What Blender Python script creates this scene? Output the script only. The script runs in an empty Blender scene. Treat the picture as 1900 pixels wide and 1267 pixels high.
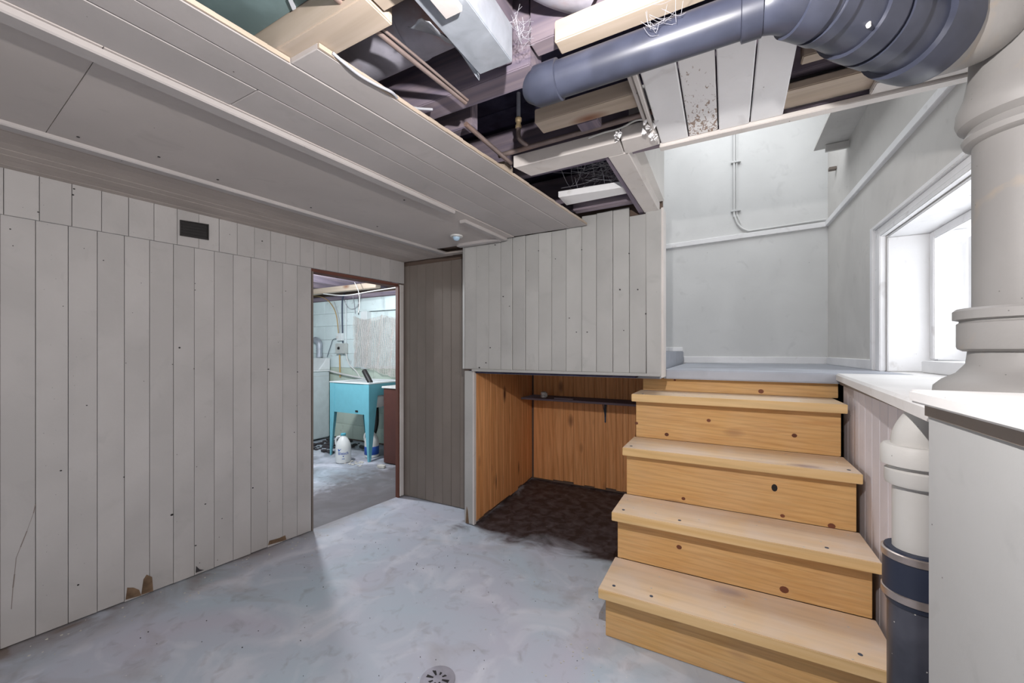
import bpy, bmesh, math, random
from mathutils import Vector, Matrix
random.seed(7)
SC = bpy.context.scene
COL = SC.collection
V = Vector
# ------------------------------------------------------------------ camera
F_PX, CX, HOR, EYE = 735.0, 950.0, 652.0, 1.25
TH = math.atan(395 / F_PX)
FW = V((-math.sin(TH), math.cos(TH), 0)); RT = V((math.cos(TH), math.sin(TH), 0)); CP = V((0, 0, EYE))
cd = bpy.data.cameras.new('camera'); cam = bpy.data.objects.new('camera', cd); COL.objects.link(cam)
cam.location = CP; cam.rotation_euler = (math.pi / 2, 0, TH)
cd.sensor_width = 36; cd.lens = 36 * F_PX / 1900; cd.shift_y = (HOR - 633.5) / 1900; cd.clip_start = .02
SC.camera = cam
# ------------------------------------------------------------------ world, lights, exposure
w = bpy.data.worlds.new('sky'); SC.world = w; w.use_nodes = True
bg = w.node_tree.nodes['Background']; bg.inputs[0].default_value = (.93, .96, 1, 1); bg.inputs[1].default_value = 1.3
SC.view_settings.view_transform = 'Standard'; SC.view_settings.look = 'None'
SC.view_settings.gamma = 1; SC.view_settings.use_curve_mapping = False
SC.view_settings.exposure = 0.0
def area(name, loc, rot, sx, sy, power, col=(1, 1, 1)):
    l = bpy.data.lights.new(name, 'AREA'); l.shape = 'RECTANGLE'; l.size = sx; l.size_y = sy; l.energy = power; l.color = col
    o = bpy.data.objects.new(name, l); o.location = loc; o.rotation_euler = rot; COL.objects.link(o); return o
def bulb(name, loc, power, r=.05, col=(1, 1, 1)):
    l = bpy.data.lights.new(name, 'POINT'); l.shadow_soft_size = r; l.energy = power; l.color = col
    o = bpy.data.objects.new(name, l); o.location = loc; COL.objects.link(o); return o
R90 = math.pi / 2
area('daylight_window', (1.22, 2.35, 1.58), (0, R90, 0), .9, 1.3, 13, (.93, .96, 1))
area('rear_fill_light', (-.9, -1.52, 1.25), (R90, 0, 0), 3.0, 1.2, 12, (.97, .97, 1))  # added fill light behind the camera; the rear wall has no window
bulb('room_bulb', (-.12, .36, 1.79), 72, .012, (1, .96, .94))
area('upstairs_daylight', (0.1, 3.3, 3.7), (0, 0, 0), 1.2, 1.6, 26, (.95, .975, 1))
bulb('laundry_bulb', (-3.55, 2.35, 1.9), 100, .06, (.93, .97, 1))

# ------------------------------------------------------------------ reading points off real planes
def ray(x, y): return FW + RT * ((x - CX) / F_PX) + V((0, 0, (HOR - y) / F_PX))
def PZ(x, y, z=0.0):
    d = ray(x, y); return CP + d * ((z - EYE) / d.z)
def PY(x, y, Y):
    d = ray(x, y); return CP + d * (Y / d.y)
def PX(x, y, X):
    d = ray(x, y); return CP + d * (X / d.x)
WA, WB = PZ(0, 1208), PZ(580, 985)
WD = (WB - WA).normalized(); WN = V((WD.y, -WD.x, 0))          # along the left wall / its normal into the room
def PL(x, y):
    d = ray(x, y); return CP + d * ((WA - CP).dot(WN) / d.dot(WN))
def wl(Y, z=0.0, off=0.0):                                     # point of the left wall at room depth Y
    t = (Y - WA.y) / WD.y; p = WA + WD * t + WN * off; return V((p.x, p.y, z))

# ------------------------------------------------------------------ materials
def nt(name, rough=.7, metal=0.0, spec=.3):
    m = bpy.data.materials.new(name); m.use_nodes = True; t = m.node_tree; b = t.nodes['Principled BSDF']
    b.inputs['Roughness'].default_value = rough; b.inputs['Metallic'].default_value = metal
    b.inputs['Specular IOR Level'].default_value = spec
    return m, t, b
def N(t, typ, **k):
    n = t.nodes.new(typ)
    for a, v in k.items(): setattr(n, a, v)
    return n
def coords(t, scale=(1, 1, 1), rnd=0.0):
    tc = N(t, 'ShaderNodeTexCoord'); src = tc.outputs['Object']
    if rnd:
        oi = N(t, 'ShaderNodeObjectInfo'); mu = N(t, 'ShaderNodeMath', operation='MULTIPLY'); mu.inputs[1].default_value = rnd
        t.links.new(oi.outputs['Random'], mu.inputs[0])
        ad = N(t, 'ShaderNodeVectorMath', operation='ADD'); t.links.new(src, ad.inputs[0]); t.links.new(mu.outputs[0], ad.inputs[1]); src = ad.outputs[0]
    mp = N(t, 'ShaderNodeMapping'); mp.inputs['Scale'].default_value = scale; t.links.new(src, mp.inputs[0]); return mp.outputs[0]
def noise(t, vec, scale, det=4, dist=0.0):
    n = N(t, 'ShaderNodeTexNoise'); n.inputs['Scale'].default_value = scale; n.inputs['Detail'].default_value = det; n.inputs['Distortion'].default_value = dist
    t.links.new(vec, n.inputs['Vector']); return n.outputs['Fac']
def ramp(t, fac, stops):
    r = N(t, 'ShaderNodeValToRGB'); e = r.color_ramp.elements
    while len(e) < len(stops): e.new(.5)
    for i, (p, c) in enumerate(stops):
        e[i].position = p; e[i].color = (c, c, c, 1) if not isinstance(c, tuple) else (*c, 1)
    t.links.new(fac, r.inputs[0]); return r.outputs[0]
def mix(t, fac, a, b, mode='MIX'):
    m = N(t, 'ShaderNodeMix', data_type='RGBA', blend_type=mode)
    for s, v in ((0, fac), (6, a), (7, b)):
        if isinstance(v, (int, float)): m.inputs[s].default_value = v
        elif isinstance(v, tuple): m.inputs[s].default_value = (*v, 1)
        else: t.links.new(v, m.inputs[s])
    return m.outputs[2]
def bump(t, b, h, strength=.2, dist=.002):
    n = N(t, 'ShaderNodeBump'); n.inputs['Strength'].default_value = strength; n.inputs['Distance'].default_value = dist
    t.links.new(h, n.inputs['Height']); t.links.new(n.outputs[0], b.inputs['Normal'])
def specks(t, vec, scale, size, keep=.5):
    v = N(t, 'ShaderNodeTexVoronoi'); v.inputs['Scale'].default_value = scale; t.links.new(vec, v.inputs['Vector'])
    a = N(t, 'ShaderNodeMath', operation='LESS_THAN'); t.links.new(v.outputs['Distance'], a.inputs[0]); a.inputs[1].default_value = size
    sx = N(t, 'ShaderNodeSeparateColor'); t.links.new(v.outputs['Color'], sx.inputs[0])
    b_ = N(t, 'ShaderNodeMath', operation='LESS_THAN'); t.links.new(sx.outputs[0], b_.inputs[0]); b_.inputs[1].default_value = keep
    c = N(t, 'ShaderNodeMath', operation='MULTIPLY'); t.links.new(a.outputs[0], c.inputs[0]); t.links.new(b_.outputs[0], c.inputs[1]); return c.outputs[0]
def paint(name, col, dark=None, rough=.65, speck=.3, var=.10, sc=1.0, bump_s=.12, stretch=(1, 1, 1)):
    m, t, b = nt(name, rough); v = coords(t, stretch, 7.0)
    dk = dark or tuple(c * .8 for c in col)
    a = ramp(t, noise(t, v, 2.2 * sc, 5, .4), [(.38, 0.0), (.68, 1.0)])
    c = mix(t, a, tuple(x * (1 - var) for x in col), tuple(min(1, x * (1 + var * .5)) for x in col))
    d = ramp(t, noise(t, v, 9 * sc, 6, .8), [(.60, 0.0), (.75, .45)])
    c = mix(t, d, c, dk)
    if speck:
        s = specks(t, v, 16, .035, speck); c = mix(t, s, c, (.05, .035, .03))
        s2 = specks(t, v, 45, .06, speck * .35); c = mix(t, s2, c, tuple(x * .45 for x in col))
    t.links.new(c, b.inputs['Base Color']); bump(t, b, noise(t, v, 60, 4), bump_s, .003); return m
def wood(name, axis, light, dark, knot=(.20, .07, .03), rough=.55, fine=1.0, knots=True, dust=0.0):
    m, t, b = nt(name, rough, spec=.35)
    s = [9.0, 9.0, 9.0]; s[axis] = .55; v = coords(t, tuple(s), 5.0)
    ks = [3.4, 3.4, 3.4]; ks[axis] = 1.5; kv = coords(t, tuple(ks), 5.0)
    g = noise(t, v, 2.2 * fine, 5, 1.6); wv = N(t, 'ShaderNodeTexWave', wave_type='BANDS', bands_direction='DIAGONAL')
    wv.inputs['Scale'].default_value = 1.1 * fine; wv.inputs['Distortion'].default_value = 5; wv.inputs['Detail'].default_value = 3; t.links.new(v, wv.inputs['Vector'])
    c = mix(t, ramp(t, g, [(.3, 0.0), (.7, 1.0)]), light, dark)
    c = mix(t, ramp(t, wv.outputs['Fac'], [(.6, 0.0), (.98, .28)]), c, tuple(x * .72 for x in dark))
    if knots:
        vo = N(t, 'ShaderNodeTexVoronoi'); vo.inputs['Scale'].default_value = 1.6; t.links.new(kv, vo.inputs['Vector'])
        k1 = ramp(t, vo.outputs['Distance'], [(.05, 1.0), (.085, .75), (.20, 0.0)]); c = mix(t, k1, c, knot)
    if dust:
        v2 = coords(t, (1, 1, 1), 3.0); ge = N(t, 'ShaderNodeNewGeometry'); sz = N(t, 'ShaderNodeSeparateXYZ'); t.links.new(ge.outputs['Normal'], sz.inputs[0])
        up_ = N(t, 'ShaderNodeMath', operation='MULTIPLY'); up_.use_clamp = True; t.links.new(ramp(t, noise(t, v2, 5, 6, .5), [(.30, .35 * dust), (.72, dust)]), up_.inputs[0])
        if dust > .5: t.links.new(sz.outputs['Z'], up_.inputs[1])
        else: up_.inputs[1].default_value = .6
        c = mix(t, up_.outputs[0], c, (.68, .61, .58))
    t.links.new(c, b.inputs['Base Color']); bump(t, b, g, .15, .002); return m
def metal(name, col, rough=.4, rust=0.0, met=.9):
    m, t, b = nt(name, rough, met, .5); v = coords(t)
    c = mix(t, ramp(t, noise(t, v, 14, 6, .5), [(.35, 0.0), (.7, 1.0)]), tuple(x * .7 for x in col), col)
    if rust: c = mix(t, ramp(t, noise(t, v, 5, 6, .5), [(.52, 0.0), (.68, rust)]), c, (.30, .16, .10))
    t.links.new(c, b.inputs['Base Color']); bump(t, b, noise(t, v, 25, 3), .15, .003); return m
def plain(name, col, rough=.5, spec=.4, var=.12):
    m, t, b = nt(name, rough, 0, spec); v = coords(t, (1, 1, 1), 3.0)
    c = mix(t, ramp(t, noise(t, v, 12, 5, .3), [(.35, 0.0), (.7, 1.0)]), tuple(x * (1 - var) for x in col), col)
    t.links.new(c, b.inputs['Base Color']); return m

CREAM = (.50, .455, .435)
M = {}
M['wall'] = paint('cream_board_paint', (.48, .46, .45), speck=.55)
M['ceil'] = paint('cream_ceiling_paint', (.45, .42, .41), speck=.12)
M['ceil_dk'] = paint('tan_ceiling_paint', (.49, .43, .39), speck=.12)
M['panel'] = paint('fibreboard_paint', (.52, .475, .45), speck=.14, var=.07)
M['bulk'] = paint('stone_grey_board_paint', (.46, .455, .44), speck=.35)
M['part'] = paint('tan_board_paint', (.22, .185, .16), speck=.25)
M['white'] = paint('white_gloss_paint', (.88, .88, .89), dark=(.45, .42, .40), rough=.4, speck=.1)
M['warmwhite'] = paint('old_white_paint', (.66, .62, .59), dark=(.42, .36, .31), rough=.5, speck=.6)
M['ledge'] = paint('ledge_paint', (.76, .75, .74), dark=(.5, .47, .44), rough=.45, speck=.5)
M['wains'] = paint('wainscot_paint', (.66, .62, .65), speck=.4)
M['pier'] = paint('pier_panel_paint', (.40, .40, .395), speck=.22, var=.05)
M['plaster'] = paint('grey_plaster', (.66, .645, .62), speck=.10, rough=.8, var=.08)
M['plaster_blue'] = paint('blue_grey_plaster', (.68, .685, .68), speck=.08, rough=.8, var=.06)
M['stack'] = paint('beige_pipe_paint', (.28, .27, .26), dark=(.40, .31, .22), speck=.8, rough=.5)
M['soilwhite'] = paint('ivory_pipe_paint', (.50, .485, .46), dark=(.42, .36, .30), speck=.9, rough=.5)
M['lilac'] = paint('grey_landing_paint', (.40, .42, .47), dark=(.52, .55, .62), rough=.5, speck=.1, var=.2)
M['laundrywall'] = paint('pale_block_paint', (.68, .78, .79), dark=(.35, .36, .36), speck=.5)
M['laundrylow'] = paint('pale_green_block_paint', (.52, .60, .52), dark=(.25, .22, .2), speck=.6)
M['gap'] = plain('brown_backing', (.17, .12, .095), .9)
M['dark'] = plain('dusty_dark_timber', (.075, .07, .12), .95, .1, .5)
M['teal'] = plain('teal_board', (.16, .23, .235), .8, .3, .25)
PINE_L, PINE_D = (.73, .45, .17), (.61, .325, .10)
for i, a in enumerate('xyz'):
    M['pine_' + a] = wood('stair_pine_' + a, i, PINE_L, PINE_D, dust=.2, fine=2.6)
    M['niche_' + a] = wood('niche_pine_' + a, i, (.88, .45, .20), (.70, .31, .11), (.10, .03, .015), fine=1.4)
    M['joist_' + a] = wood('old_joist_' + a, i, (.30, .245, .27), (.17, .145, .20), rough=.9, knots=False)
    M['pale_' + a] = wood('pale_timber_' + a, i, (.50, .42, .35), (.43, .35, .27), rough=.75, knots=True)
M['tread'] = wood('tread_pine', 0, (.80, .57, .30), (.70, .45, .19), dust=.7, rough=.6)
M['redwood'] = plain('red_brown_timber', (.13, .045, .03), .7)
M['black'] = None
m, t, b = nt('black_plastic_pipe', .33, 0, .5); v = coords(t)
c = mix(t, ramp(t, noise(t, v, 6, 6, .5), [(.45, 0.0), (.8, .35)]), (.030, .032, .045), (.20, .20, .24)); c = mix(t, specks(t, v, 60, .1, .25), c, (.45, .43, .40))
t.links.new(c, b.inputs['Base Color']); M['black'] = m
M['dustpipe'] = plain('dusty_black_pipe', (.05, .056, .085), .35, .5, .35)
M['rubber'] = plain('blue_black_rubber', (.022, .028, .05), .45)
M['galv'] = metal('galvanised_sheet', (.46, .50, .56), .5, .1, .45)
M['galv_dk'] = metal('rusty_dark_duct', (.44, .43, .50), .6, .7, .2)
M['steel'] = metal('band_steel', (.60, .52, .48), .35, .2)
M['copper'] = metal('dull_pipe_metal', (.33, .26, .24), .55, .5, .5)
M['whitepipe'] = plain('white_pipe', (.62, .65, .72), .4)
M['brass'] = metal('brass_coupling', (.55, .42, .25), .4, .4, .6)
M['cable'] = plain('grey_cable', (.45, .46, .50), .5)
M['iron'] = plain('dark_blue_iron', (.05, .07, .11), .5)
M['ceramic'] = plain('white_ceramic', (.68, .68, .66), .3)
M['sink'] = plain('turquoise_enamel', (.16, .46, .55), .35, .5, .08)
M['enamel'] = plain('white_enamel', (.72, .76, .77), .35, .5, .08)
M['washer'] = plain('washer_white', (.55, .62, .64), .4, .5, .1)
M['jug'] = plain('white_jug_plastic', (.72, .73, .72), .35, .5, .06)
M['bluelabel'] = plain('blue_label', (.03, .10, .42), .4)
M['bluecap'] = plain('teal_cap', (.10, .42, .52), .4)
M['blackobj'] = plain('black_plastic', (.015, .013, .013), .5)
M['boxgrey'] = plain('box_grey', (.48, .50, .48), .5)
M['redbrown'] = plain('red_brown_cabinet', (.09, .03, .022), .5)
M['debris'] = plain('pale_debris', (.62, .60, .55), .9)
M['debris_dk'] = plain('dark_debris', (.05, .045, .05), .9)
M['web'] = plain('cobweb', (.42, .42, .46), .9)
M['net'] = plain('net_cord', (.60, .56, .53), .9)
M['yellow'] = plain('yellow_cable', (.52, .34, .14), .6)
m, t, b = nt('lens_glass', .15, 0, .5); b.inputs['Base Color'].default_value = (.45, .62, .78, 1); M['lens'] = m
# thin window glass: mostly clear, a little reflection
m = bpy.data.materials.new('window_glass'); m.use_nodes = True; t = m.node_tree; t.nodes.clear()
o_ = N(t, 'ShaderNodeOutputMaterial'); mx = N(t, 'ShaderNodeMixShader'); mx.inputs[0].default_value = .08
tr = N(t, 'ShaderNodeBsdfTransparent'); gl = N(t, 'ShaderNodeBsdfGlossy'); gl.inputs['Roughness'].default_value = .05
t.links.new(tr.outputs[0], mx.inputs[1]); t.links.new(gl.outputs[0], mx.inputs[2]); t.links.new(mx.outputs[0], o_.inputs[0]); M['glass'] = m
# concrete floor: mottled lilac / blue grey, with the dark damp stain inside the niche
def floor_mat(name, stain=True, dirty=0.0):
    m, t, b = nt(name, .62, 0, .35); v = coords(t)
    n1 = noise(t, v, 1.3, 6, .8); n2 = noise(t, v, 3.7, 7, 1.0); n3 = noise(t, v, 14, 8, .6)
    c = mix(t, ramp(t, n1, [(.35, 0.0), (.65, 1.0)]), (.50, .50, .58), (.45, .535, .61))
    c = mix(t, ramp(t, n2, [(.50, 0.0), (.72, .85)]), c, (.66, .67, .73))
    n4 = noise(t, coords(t, (1.0, 1.6, 1)), 1.9, 5, 1.2); c = mix(t, ramp(t, n4, [(.56, 0.0), (.70, .38)]), c, (.31, .27, .26))
    c = mix(t, ramp(t, n3, [(.56, 0.0), (.78, .5)]), c, (.25, .23, .25))
    if dirty: c = mix(t, ramp(t, n2, [(.38, dirty), (.62, 0.0)]), c, (.09, .075, .07))
    if dirty:
        sp = N(t, 'ShaderNodeSeparateXYZ'); t.links.new(v, sp.inputs[0]); mr = N(t, 'ShaderNodeMapRange'); mr.inputs[1].default_value = -3.25; mr.inputs[2].default_value = -2.85
        ad = N(t, 'ShaderNodeMath', operation='MULTIPLY_ADD'); t.links.new(n3, ad.inputs[0]); ad.inputs[1].default_value = .5; t.links.new(sp.outputs['X'], ad.inputs[2]); t.links.new(ad.outputs[0], mr.inputs[0])
        mm = N(t, 'ShaderNodeMath', operation='MULTIPLY'); mm.inputs[1].default_value = .85; t.links.new(mr.outputs[0], mm.inputs[0])
        c = mix(t, mm.outputs[0], c, (.12, .105, .105))
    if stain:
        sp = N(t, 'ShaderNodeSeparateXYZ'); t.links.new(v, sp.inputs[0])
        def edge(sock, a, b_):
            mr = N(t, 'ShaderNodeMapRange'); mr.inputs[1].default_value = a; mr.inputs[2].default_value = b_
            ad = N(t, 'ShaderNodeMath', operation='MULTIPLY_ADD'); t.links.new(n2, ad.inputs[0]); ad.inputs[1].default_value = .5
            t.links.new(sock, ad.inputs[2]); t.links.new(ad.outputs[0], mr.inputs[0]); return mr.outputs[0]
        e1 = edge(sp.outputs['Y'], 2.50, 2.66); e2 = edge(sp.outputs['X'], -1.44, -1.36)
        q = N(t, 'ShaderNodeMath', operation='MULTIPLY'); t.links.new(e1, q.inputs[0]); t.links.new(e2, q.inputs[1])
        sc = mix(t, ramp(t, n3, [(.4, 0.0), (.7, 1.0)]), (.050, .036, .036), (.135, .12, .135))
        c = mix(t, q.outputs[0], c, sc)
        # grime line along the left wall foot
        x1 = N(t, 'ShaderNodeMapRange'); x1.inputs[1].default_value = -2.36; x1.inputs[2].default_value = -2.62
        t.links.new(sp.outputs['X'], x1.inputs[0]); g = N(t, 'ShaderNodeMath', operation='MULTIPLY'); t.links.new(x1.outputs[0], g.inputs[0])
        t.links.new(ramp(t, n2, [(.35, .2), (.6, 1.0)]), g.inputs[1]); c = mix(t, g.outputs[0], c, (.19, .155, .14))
    w_ = specks(t, v, 24, .05, .18); c = mix(t, w_, c, (.75, .73, .70))
    t.links.new(c, b.inputs['Base Color']); bump(t, b, n3, .25, .004)
    return m
M['floor'] = floor_mat('concrete_floor'); M['floor_laundry'] = floor_mat('laundry_concrete', False, .45)
# plank with rot: white paint worn to brown
def rot_mat():
    m, t, b = nt('rotten_white_paint', .6); v = coords(t, (1, .45, 1))
    n = noise(t, v, 75, 8, 1.6); sp = N(t, 'ShaderNodeSeparateXYZ'); t.links.new(coords(t), sp.inputs[0])
    g = N(t, 'ShaderNodeMapRange'); g.inputs[1].default_value = -.08; g.inputs[2].default_value = .26; g.inputs[3].default_value = -.13; g.inputs[4].default_value = .06
    t.links.new(sp.outputs['Y'], g.inputs[0]); a = N(t, 'ShaderNodeMath', operation='ADD'); t.links.new(n, a.inputs[0]); t.links.new(g.outputs[0], a.inputs[1])
    c = mix(t, ramp(t, a.outputs[0], [(.53, 0.0), (.60, 1.0)]), (.85, .84, .84), (.34, .25, .20)); t.links.new(c, b.inputs['Base Color']); return m
M['rot'] = rot_mat()

# ------------------------------------------------------------------ mesh helpers
def nb(): return bmesh.new()
def obj(name, bm, mat, parent=None, label=None, cat=None, group=None, kind=None, origin=None, smooth=False):
    """link a bmesh (world coordinates) as ONE object, its origin at its foot"""
    bmesh.ops.recalc_face_normals(bm, faces=bm.faces)
    vs = [v.co for v in bm.verts]
    if origin is None:
        lo = V((min(v.x for v in vs), min(v.y for v in vs), min(v.z for v in vs))); hi = V((max(v.x for v in vs), max(v.y for v in vs), max(v.z for v in vs)))
        origin = V(((lo.x + hi.x) / 2, (lo.y + hi.y) / 2, lo.z))
    origin = V(origin)
    for v in bm.verts: v.co -= origin
    me = bpy.data.meshes.new(name); bm.to_mesh(me); bm.free(); me.materials.append(mat)
    if smooth:
        for p in me.polygons: p.use_smooth = True
    o = bpy.data.objects.new(name, me); COL.objects.link(o); o.location = origin
    if smooth:
        md = o.modifiers.new('edges', 'EDGE_SPLIT'); md.split_angle = math.radians(38)
    if parent is not None:
        wp = V((0, 0, 0)); q = parent
        while q is not None: wp += V(q.location); q = q.parent
        o.parent = parent; o.location = origin - wp
    tag(o, label, cat, group, kind); return o
def tag(o, label=None, cat=None, group=None, kind=None):
    for k, v in (('label', label), ('category', cat), ('group', group), ('kind', kind)):
        if v: o[k] = v
    return o
def thing(name, loc, label, cat, group=None):
    o = bpy.data.objects.new(name, None); COL.objects.link(o); o.location = loc; o.empty_display_size = .05
    return tag(o, label, cat, group)
def prism(bm, pts, d, ch=0.0):
    pts = [V(p) for p in pts]; d = V(d); n = len(pts)
    nrm = V((0, 0, 0))
    for i in range(n): nrm += pts[i].cross(pts[(i + 1) % n])
    nrm = nrm.normalized(); rings = []
    if ch:
        ins = []
        for i in range(n):
            e0 = (pts[i] - pts[i - 1]).normalized(); e1 = (pts[(i + 1) % n] - pts[i]).normalized()
            n0 = nrm.cross(e0); n1 = nrm.cross(e1); k = (n0 + n1) / max(.2, 1 + n0.dot(n1)); ins.append(pts[i] + k * ch)
        rings = [ins, [p + d.normalized() * ch for p in pts], [p + d for p in pts]]
    else: rings = [pts, [p + d for p in pts]]
    vr = [[bm.verts.new(p) for p in r] for r in rings]
    for a, b in zip(vr, vr[1:]):
        for i in range(n): bm.faces.new((a[i], a[(i + 1) % n], b[(i + 1) % n], b[i]))
    bm.faces.new(vr[0]); bm.faces.new(list(reversed(vr[-1])))
    return bm
def box(bm, lo, hi, ch=0.0):
    x0, y0, z0 = lo; x1, y1, z1 = hi
    if ch:
        vb = bmesh.ops.create_cube(bm, size=1)['verts']
        for v in vb: v.co = V((x0 if v.co.x < 0 else x1, y0 if v.co.y < 0 else y1, z0 if v.co.z < 0 else z1))
        es = list({e for v in vb for e in v.link_edges}); bmesh.ops.bevel(bm, geom=es, offset=ch, segments=2, affect='EDGES')
    else: prism(bm, [(x0, y0, z0), (x1, y0, z0), (x1, y1, z0), (x0, y1, z0)], (0, 0, z1 - z0))
    return bm
def tube(bm, path, r, seg=14, caps=True):
    path = [V(p) for p in path]; n = len(path); rs = r if isinstance(r, (list, tuple)) else [r] * n
    up = None; rings = []
    for i, p in enumerate(path):
        a = path[i - 1] if i else p; b = path[i + 1] if i < n - 1 else p; t = (b - a)
        if t.length < 1e-9: t = path[-1] - path[0]
        t.normalize()
        if up is None:
            up = V((0, 0, 1)) if abs(t.z) < .9 else V((1, 0, 0))
        up = (up - t * up.dot(t)).normalized(); s = t.cross(up)
        rings.append([bm.verts.new(p + (up * math.cos(k * 2 * math.pi / seg) + s * math.sin(k * 2 * math.pi / seg)) * rs[i]) for k in range(seg)])
    for a, b in zip(rings, rings[1:]):
        for k in range(seg): bm.faces.new((a[k], a[(k + 1) % seg], b[(k + 1) % seg], b[k]))
    if caps: bm.faces.new(rings[0]); bm.faces.new(list(reversed(rings[-1])))
    return bm
def lathe(bm, prof, c, seg=32): return tube(bm, [(c[0], c[1], c[2] + z) for _, z in prof], [r for r, _ in prof], seg)
def smooth_path(pts, k=6):
    pts = [V(p) for p in pts]; out = []
    for i in range(len(pts) - 1):
        p0 = pts[max(0, i - 1)]; p1 = pts[i]; p2 = pts[i + 1]; p3 = pts[min(len(pts) - 1, i + 2)]
        for j in range(k):
            t = j / k; out.append(.5 * ((2 * p1) + (p2 - p0) * t + (2 * p0 - 5 * p1 + 4 * p2 - p3) * t * t + (3 * p1 - p0 - 3 * p2 + p3) * t ** 3))
    out.append(pts[-1]); return out
def struct(name, bm, mat, origin=(0, 0, 0), label=None): return obj(name, bm, mat, None, label, None, None, 'structure', origin)
def jit(a): return random.uniform(-a, a)

CEIL = 2.015
YP, YB = 2.58, 2.36          # partition, bulkhead planes
YN = 3.52                    # niche back
XR = .80                     # stairwell right wall
LZ = 1.138                   # landing height
# ================================================================== SETTING
fl = struct('floor', prism(nb(), [wl(-1.7, 0, -.03), V((1.3, -1.7, 0)), V((1.3, 4.7, 0)), wl(4.7, 0, -.03)], (0, 0, -.12)), M['floor'])
# floor debris: flakes of paint and grit
def flakes(name, n, area_fn, mat, lo, hi, parent, tz=.0006):
    bm = nb()
    for _ in range(n):
        p = V(area_fn()); s = random.uniform(lo, hi); a = random.uniform(0, 6.28); k = random.choice((3, 4, 5))
        pts = [p + V((math.cos(a + i * 6.283 / k) * s * random.uniform(.5, 1.2), math.sin(a + i * 6.283 / k) * s * random.uniform(.5, 1.2), 0)) for i in range(k)]
        prism(bm, pts, (0, 0, .0025))
    return obj(name, bm, mat, parent, kind='stuff')
def gap(a, b): return lambda: (random.uniform(a[0], b[0]), random.uniform(a[1], b[1]), .0002)
def near_stairs(): return (-.42 - abs(random.gauss(0, .18)), random.uniform(1.0, 2.1), .0002)
def by_wall():
    Y = random.uniform(.5, 1.8); p = wl(Y, 0, .03 + abs(random.gauss(0, .12))); return (p.x, p.y, .0002)
flakes('paint_flakes', 90, near_stairs, M['debris'], .0015, .006, fl); flakes('paint_chips', 45, by_wall, M['debris'], .002, .007, fl)
flakes('floor_grit', 130, gap((-2.3, .7), (-.5, 3.3)), M['debris_dk'], .001, .0032, fl)

# ---- left wall: lower boards, upper boards set proud, doorway
DY0, DY1 = WB.y + .0, 2.535
doorH = PL(576, 499).z
zl = lambda Y: PL(0, 398).z + (PL(575, 497).z - PL(0, 398).z) * (Y - PL(0, 398).y) / (PL(575, 497).y - PL(0, 398).y)
bm = nb(); d = WN * -.09
def wq(Ya, Yb, z0, z1, off): return [wl(Ya, z0, off), wl(Yb, z0, off), wl(Yb, z1, off), wl(Ya, z1, off)]
prism(bm, wq(-1.75, DY0, 0, 2.25, -.021), d); prism(bm, wq(DY0, DY1, doorH + .03, 2.25, -.021), d); prism(bm, wq(DY1, 2.62, 0, 2.25, -.021), WN * -.015)
wall_l = struct('wall_left', bm, M['gap'])
sx = [0, 66, 126.6, 180.5, 231, 277.7, 322, 360.6, 397.8, 433, 465.7, 496.3, 524.4, 551.5, 577.5]
ys = [PL(x, 600).y for x in sx]; st = (ys[3] - ys[1]) / 2
yy = ys[0]
pre = []
while yy > -1.5: yy -= st; pre.insert(0, yy)
ys = pre + ys
for a, b in zip(ys, ys[1:]):
    o = jit(.0009); g = .0008
    obj('board', prism(nb(), wq(a + g, b - g, .004 + abs(jit(.005)), zl((a + b) / 2) + .006, o), WN * -.018, .0011), M['wall'], wall_l)
ux = [6, 72, 132, 187, 237, 284, 327, 367, 404.6, 438, 470, 500, 528, 554.7, 580, 603]
yu = [PL(x, 400).y for x in ux]; st2 = (yu[-1] - yu[-4]) / 3
while yu[-1] + st2 < 2.52: yu.append(yu[-1] + st2)
yu.append(YP - .012); yy = yu[0]
while yy > -1.5: yy -= .095; yu.insert(0, yy)
for a, b in zip(yu, yu[1:]):
    g = .0008; o = .016 + jit(.001)
    pts = [wl(a + g, zl(a), o), wl(b - g, zl(b), o), wl(b - g, CEIL, o), wl(a + g, CEIL, o)]
    obj('board', prism(nb(), pts, WN * -.018, .0011), M['wall'], wall_l)
# water-damaged foot of the wall
def patch(px, col):
    bm = nb(); pts = [PL(*p) + WN * .0035 for p in px]; prism(bm, pts, WN * -.003); return obj('rot_patch', bm, col, wall_l, label='brown rotten patch at the foot of the boards')
rotb = plain('rotten_board', (.30, .20, .13), .95, .1, .6)
patch([(233, 1112), (262, 1104), (258, 1094), (248, 1090), (236, 1090)], rotb)
patch([(262, 1103), (284, 1096), (282, 1070), (272, 1066), (266, 1075)], rotb)
patch([(497, 1011), (531, 1001), (529, 993), (518, 998), (500, 1003)], rotb)
patch([(363, 1062), (378, 1057), (370, 1056), (364, 1050)], M['debris_dk'])
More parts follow.
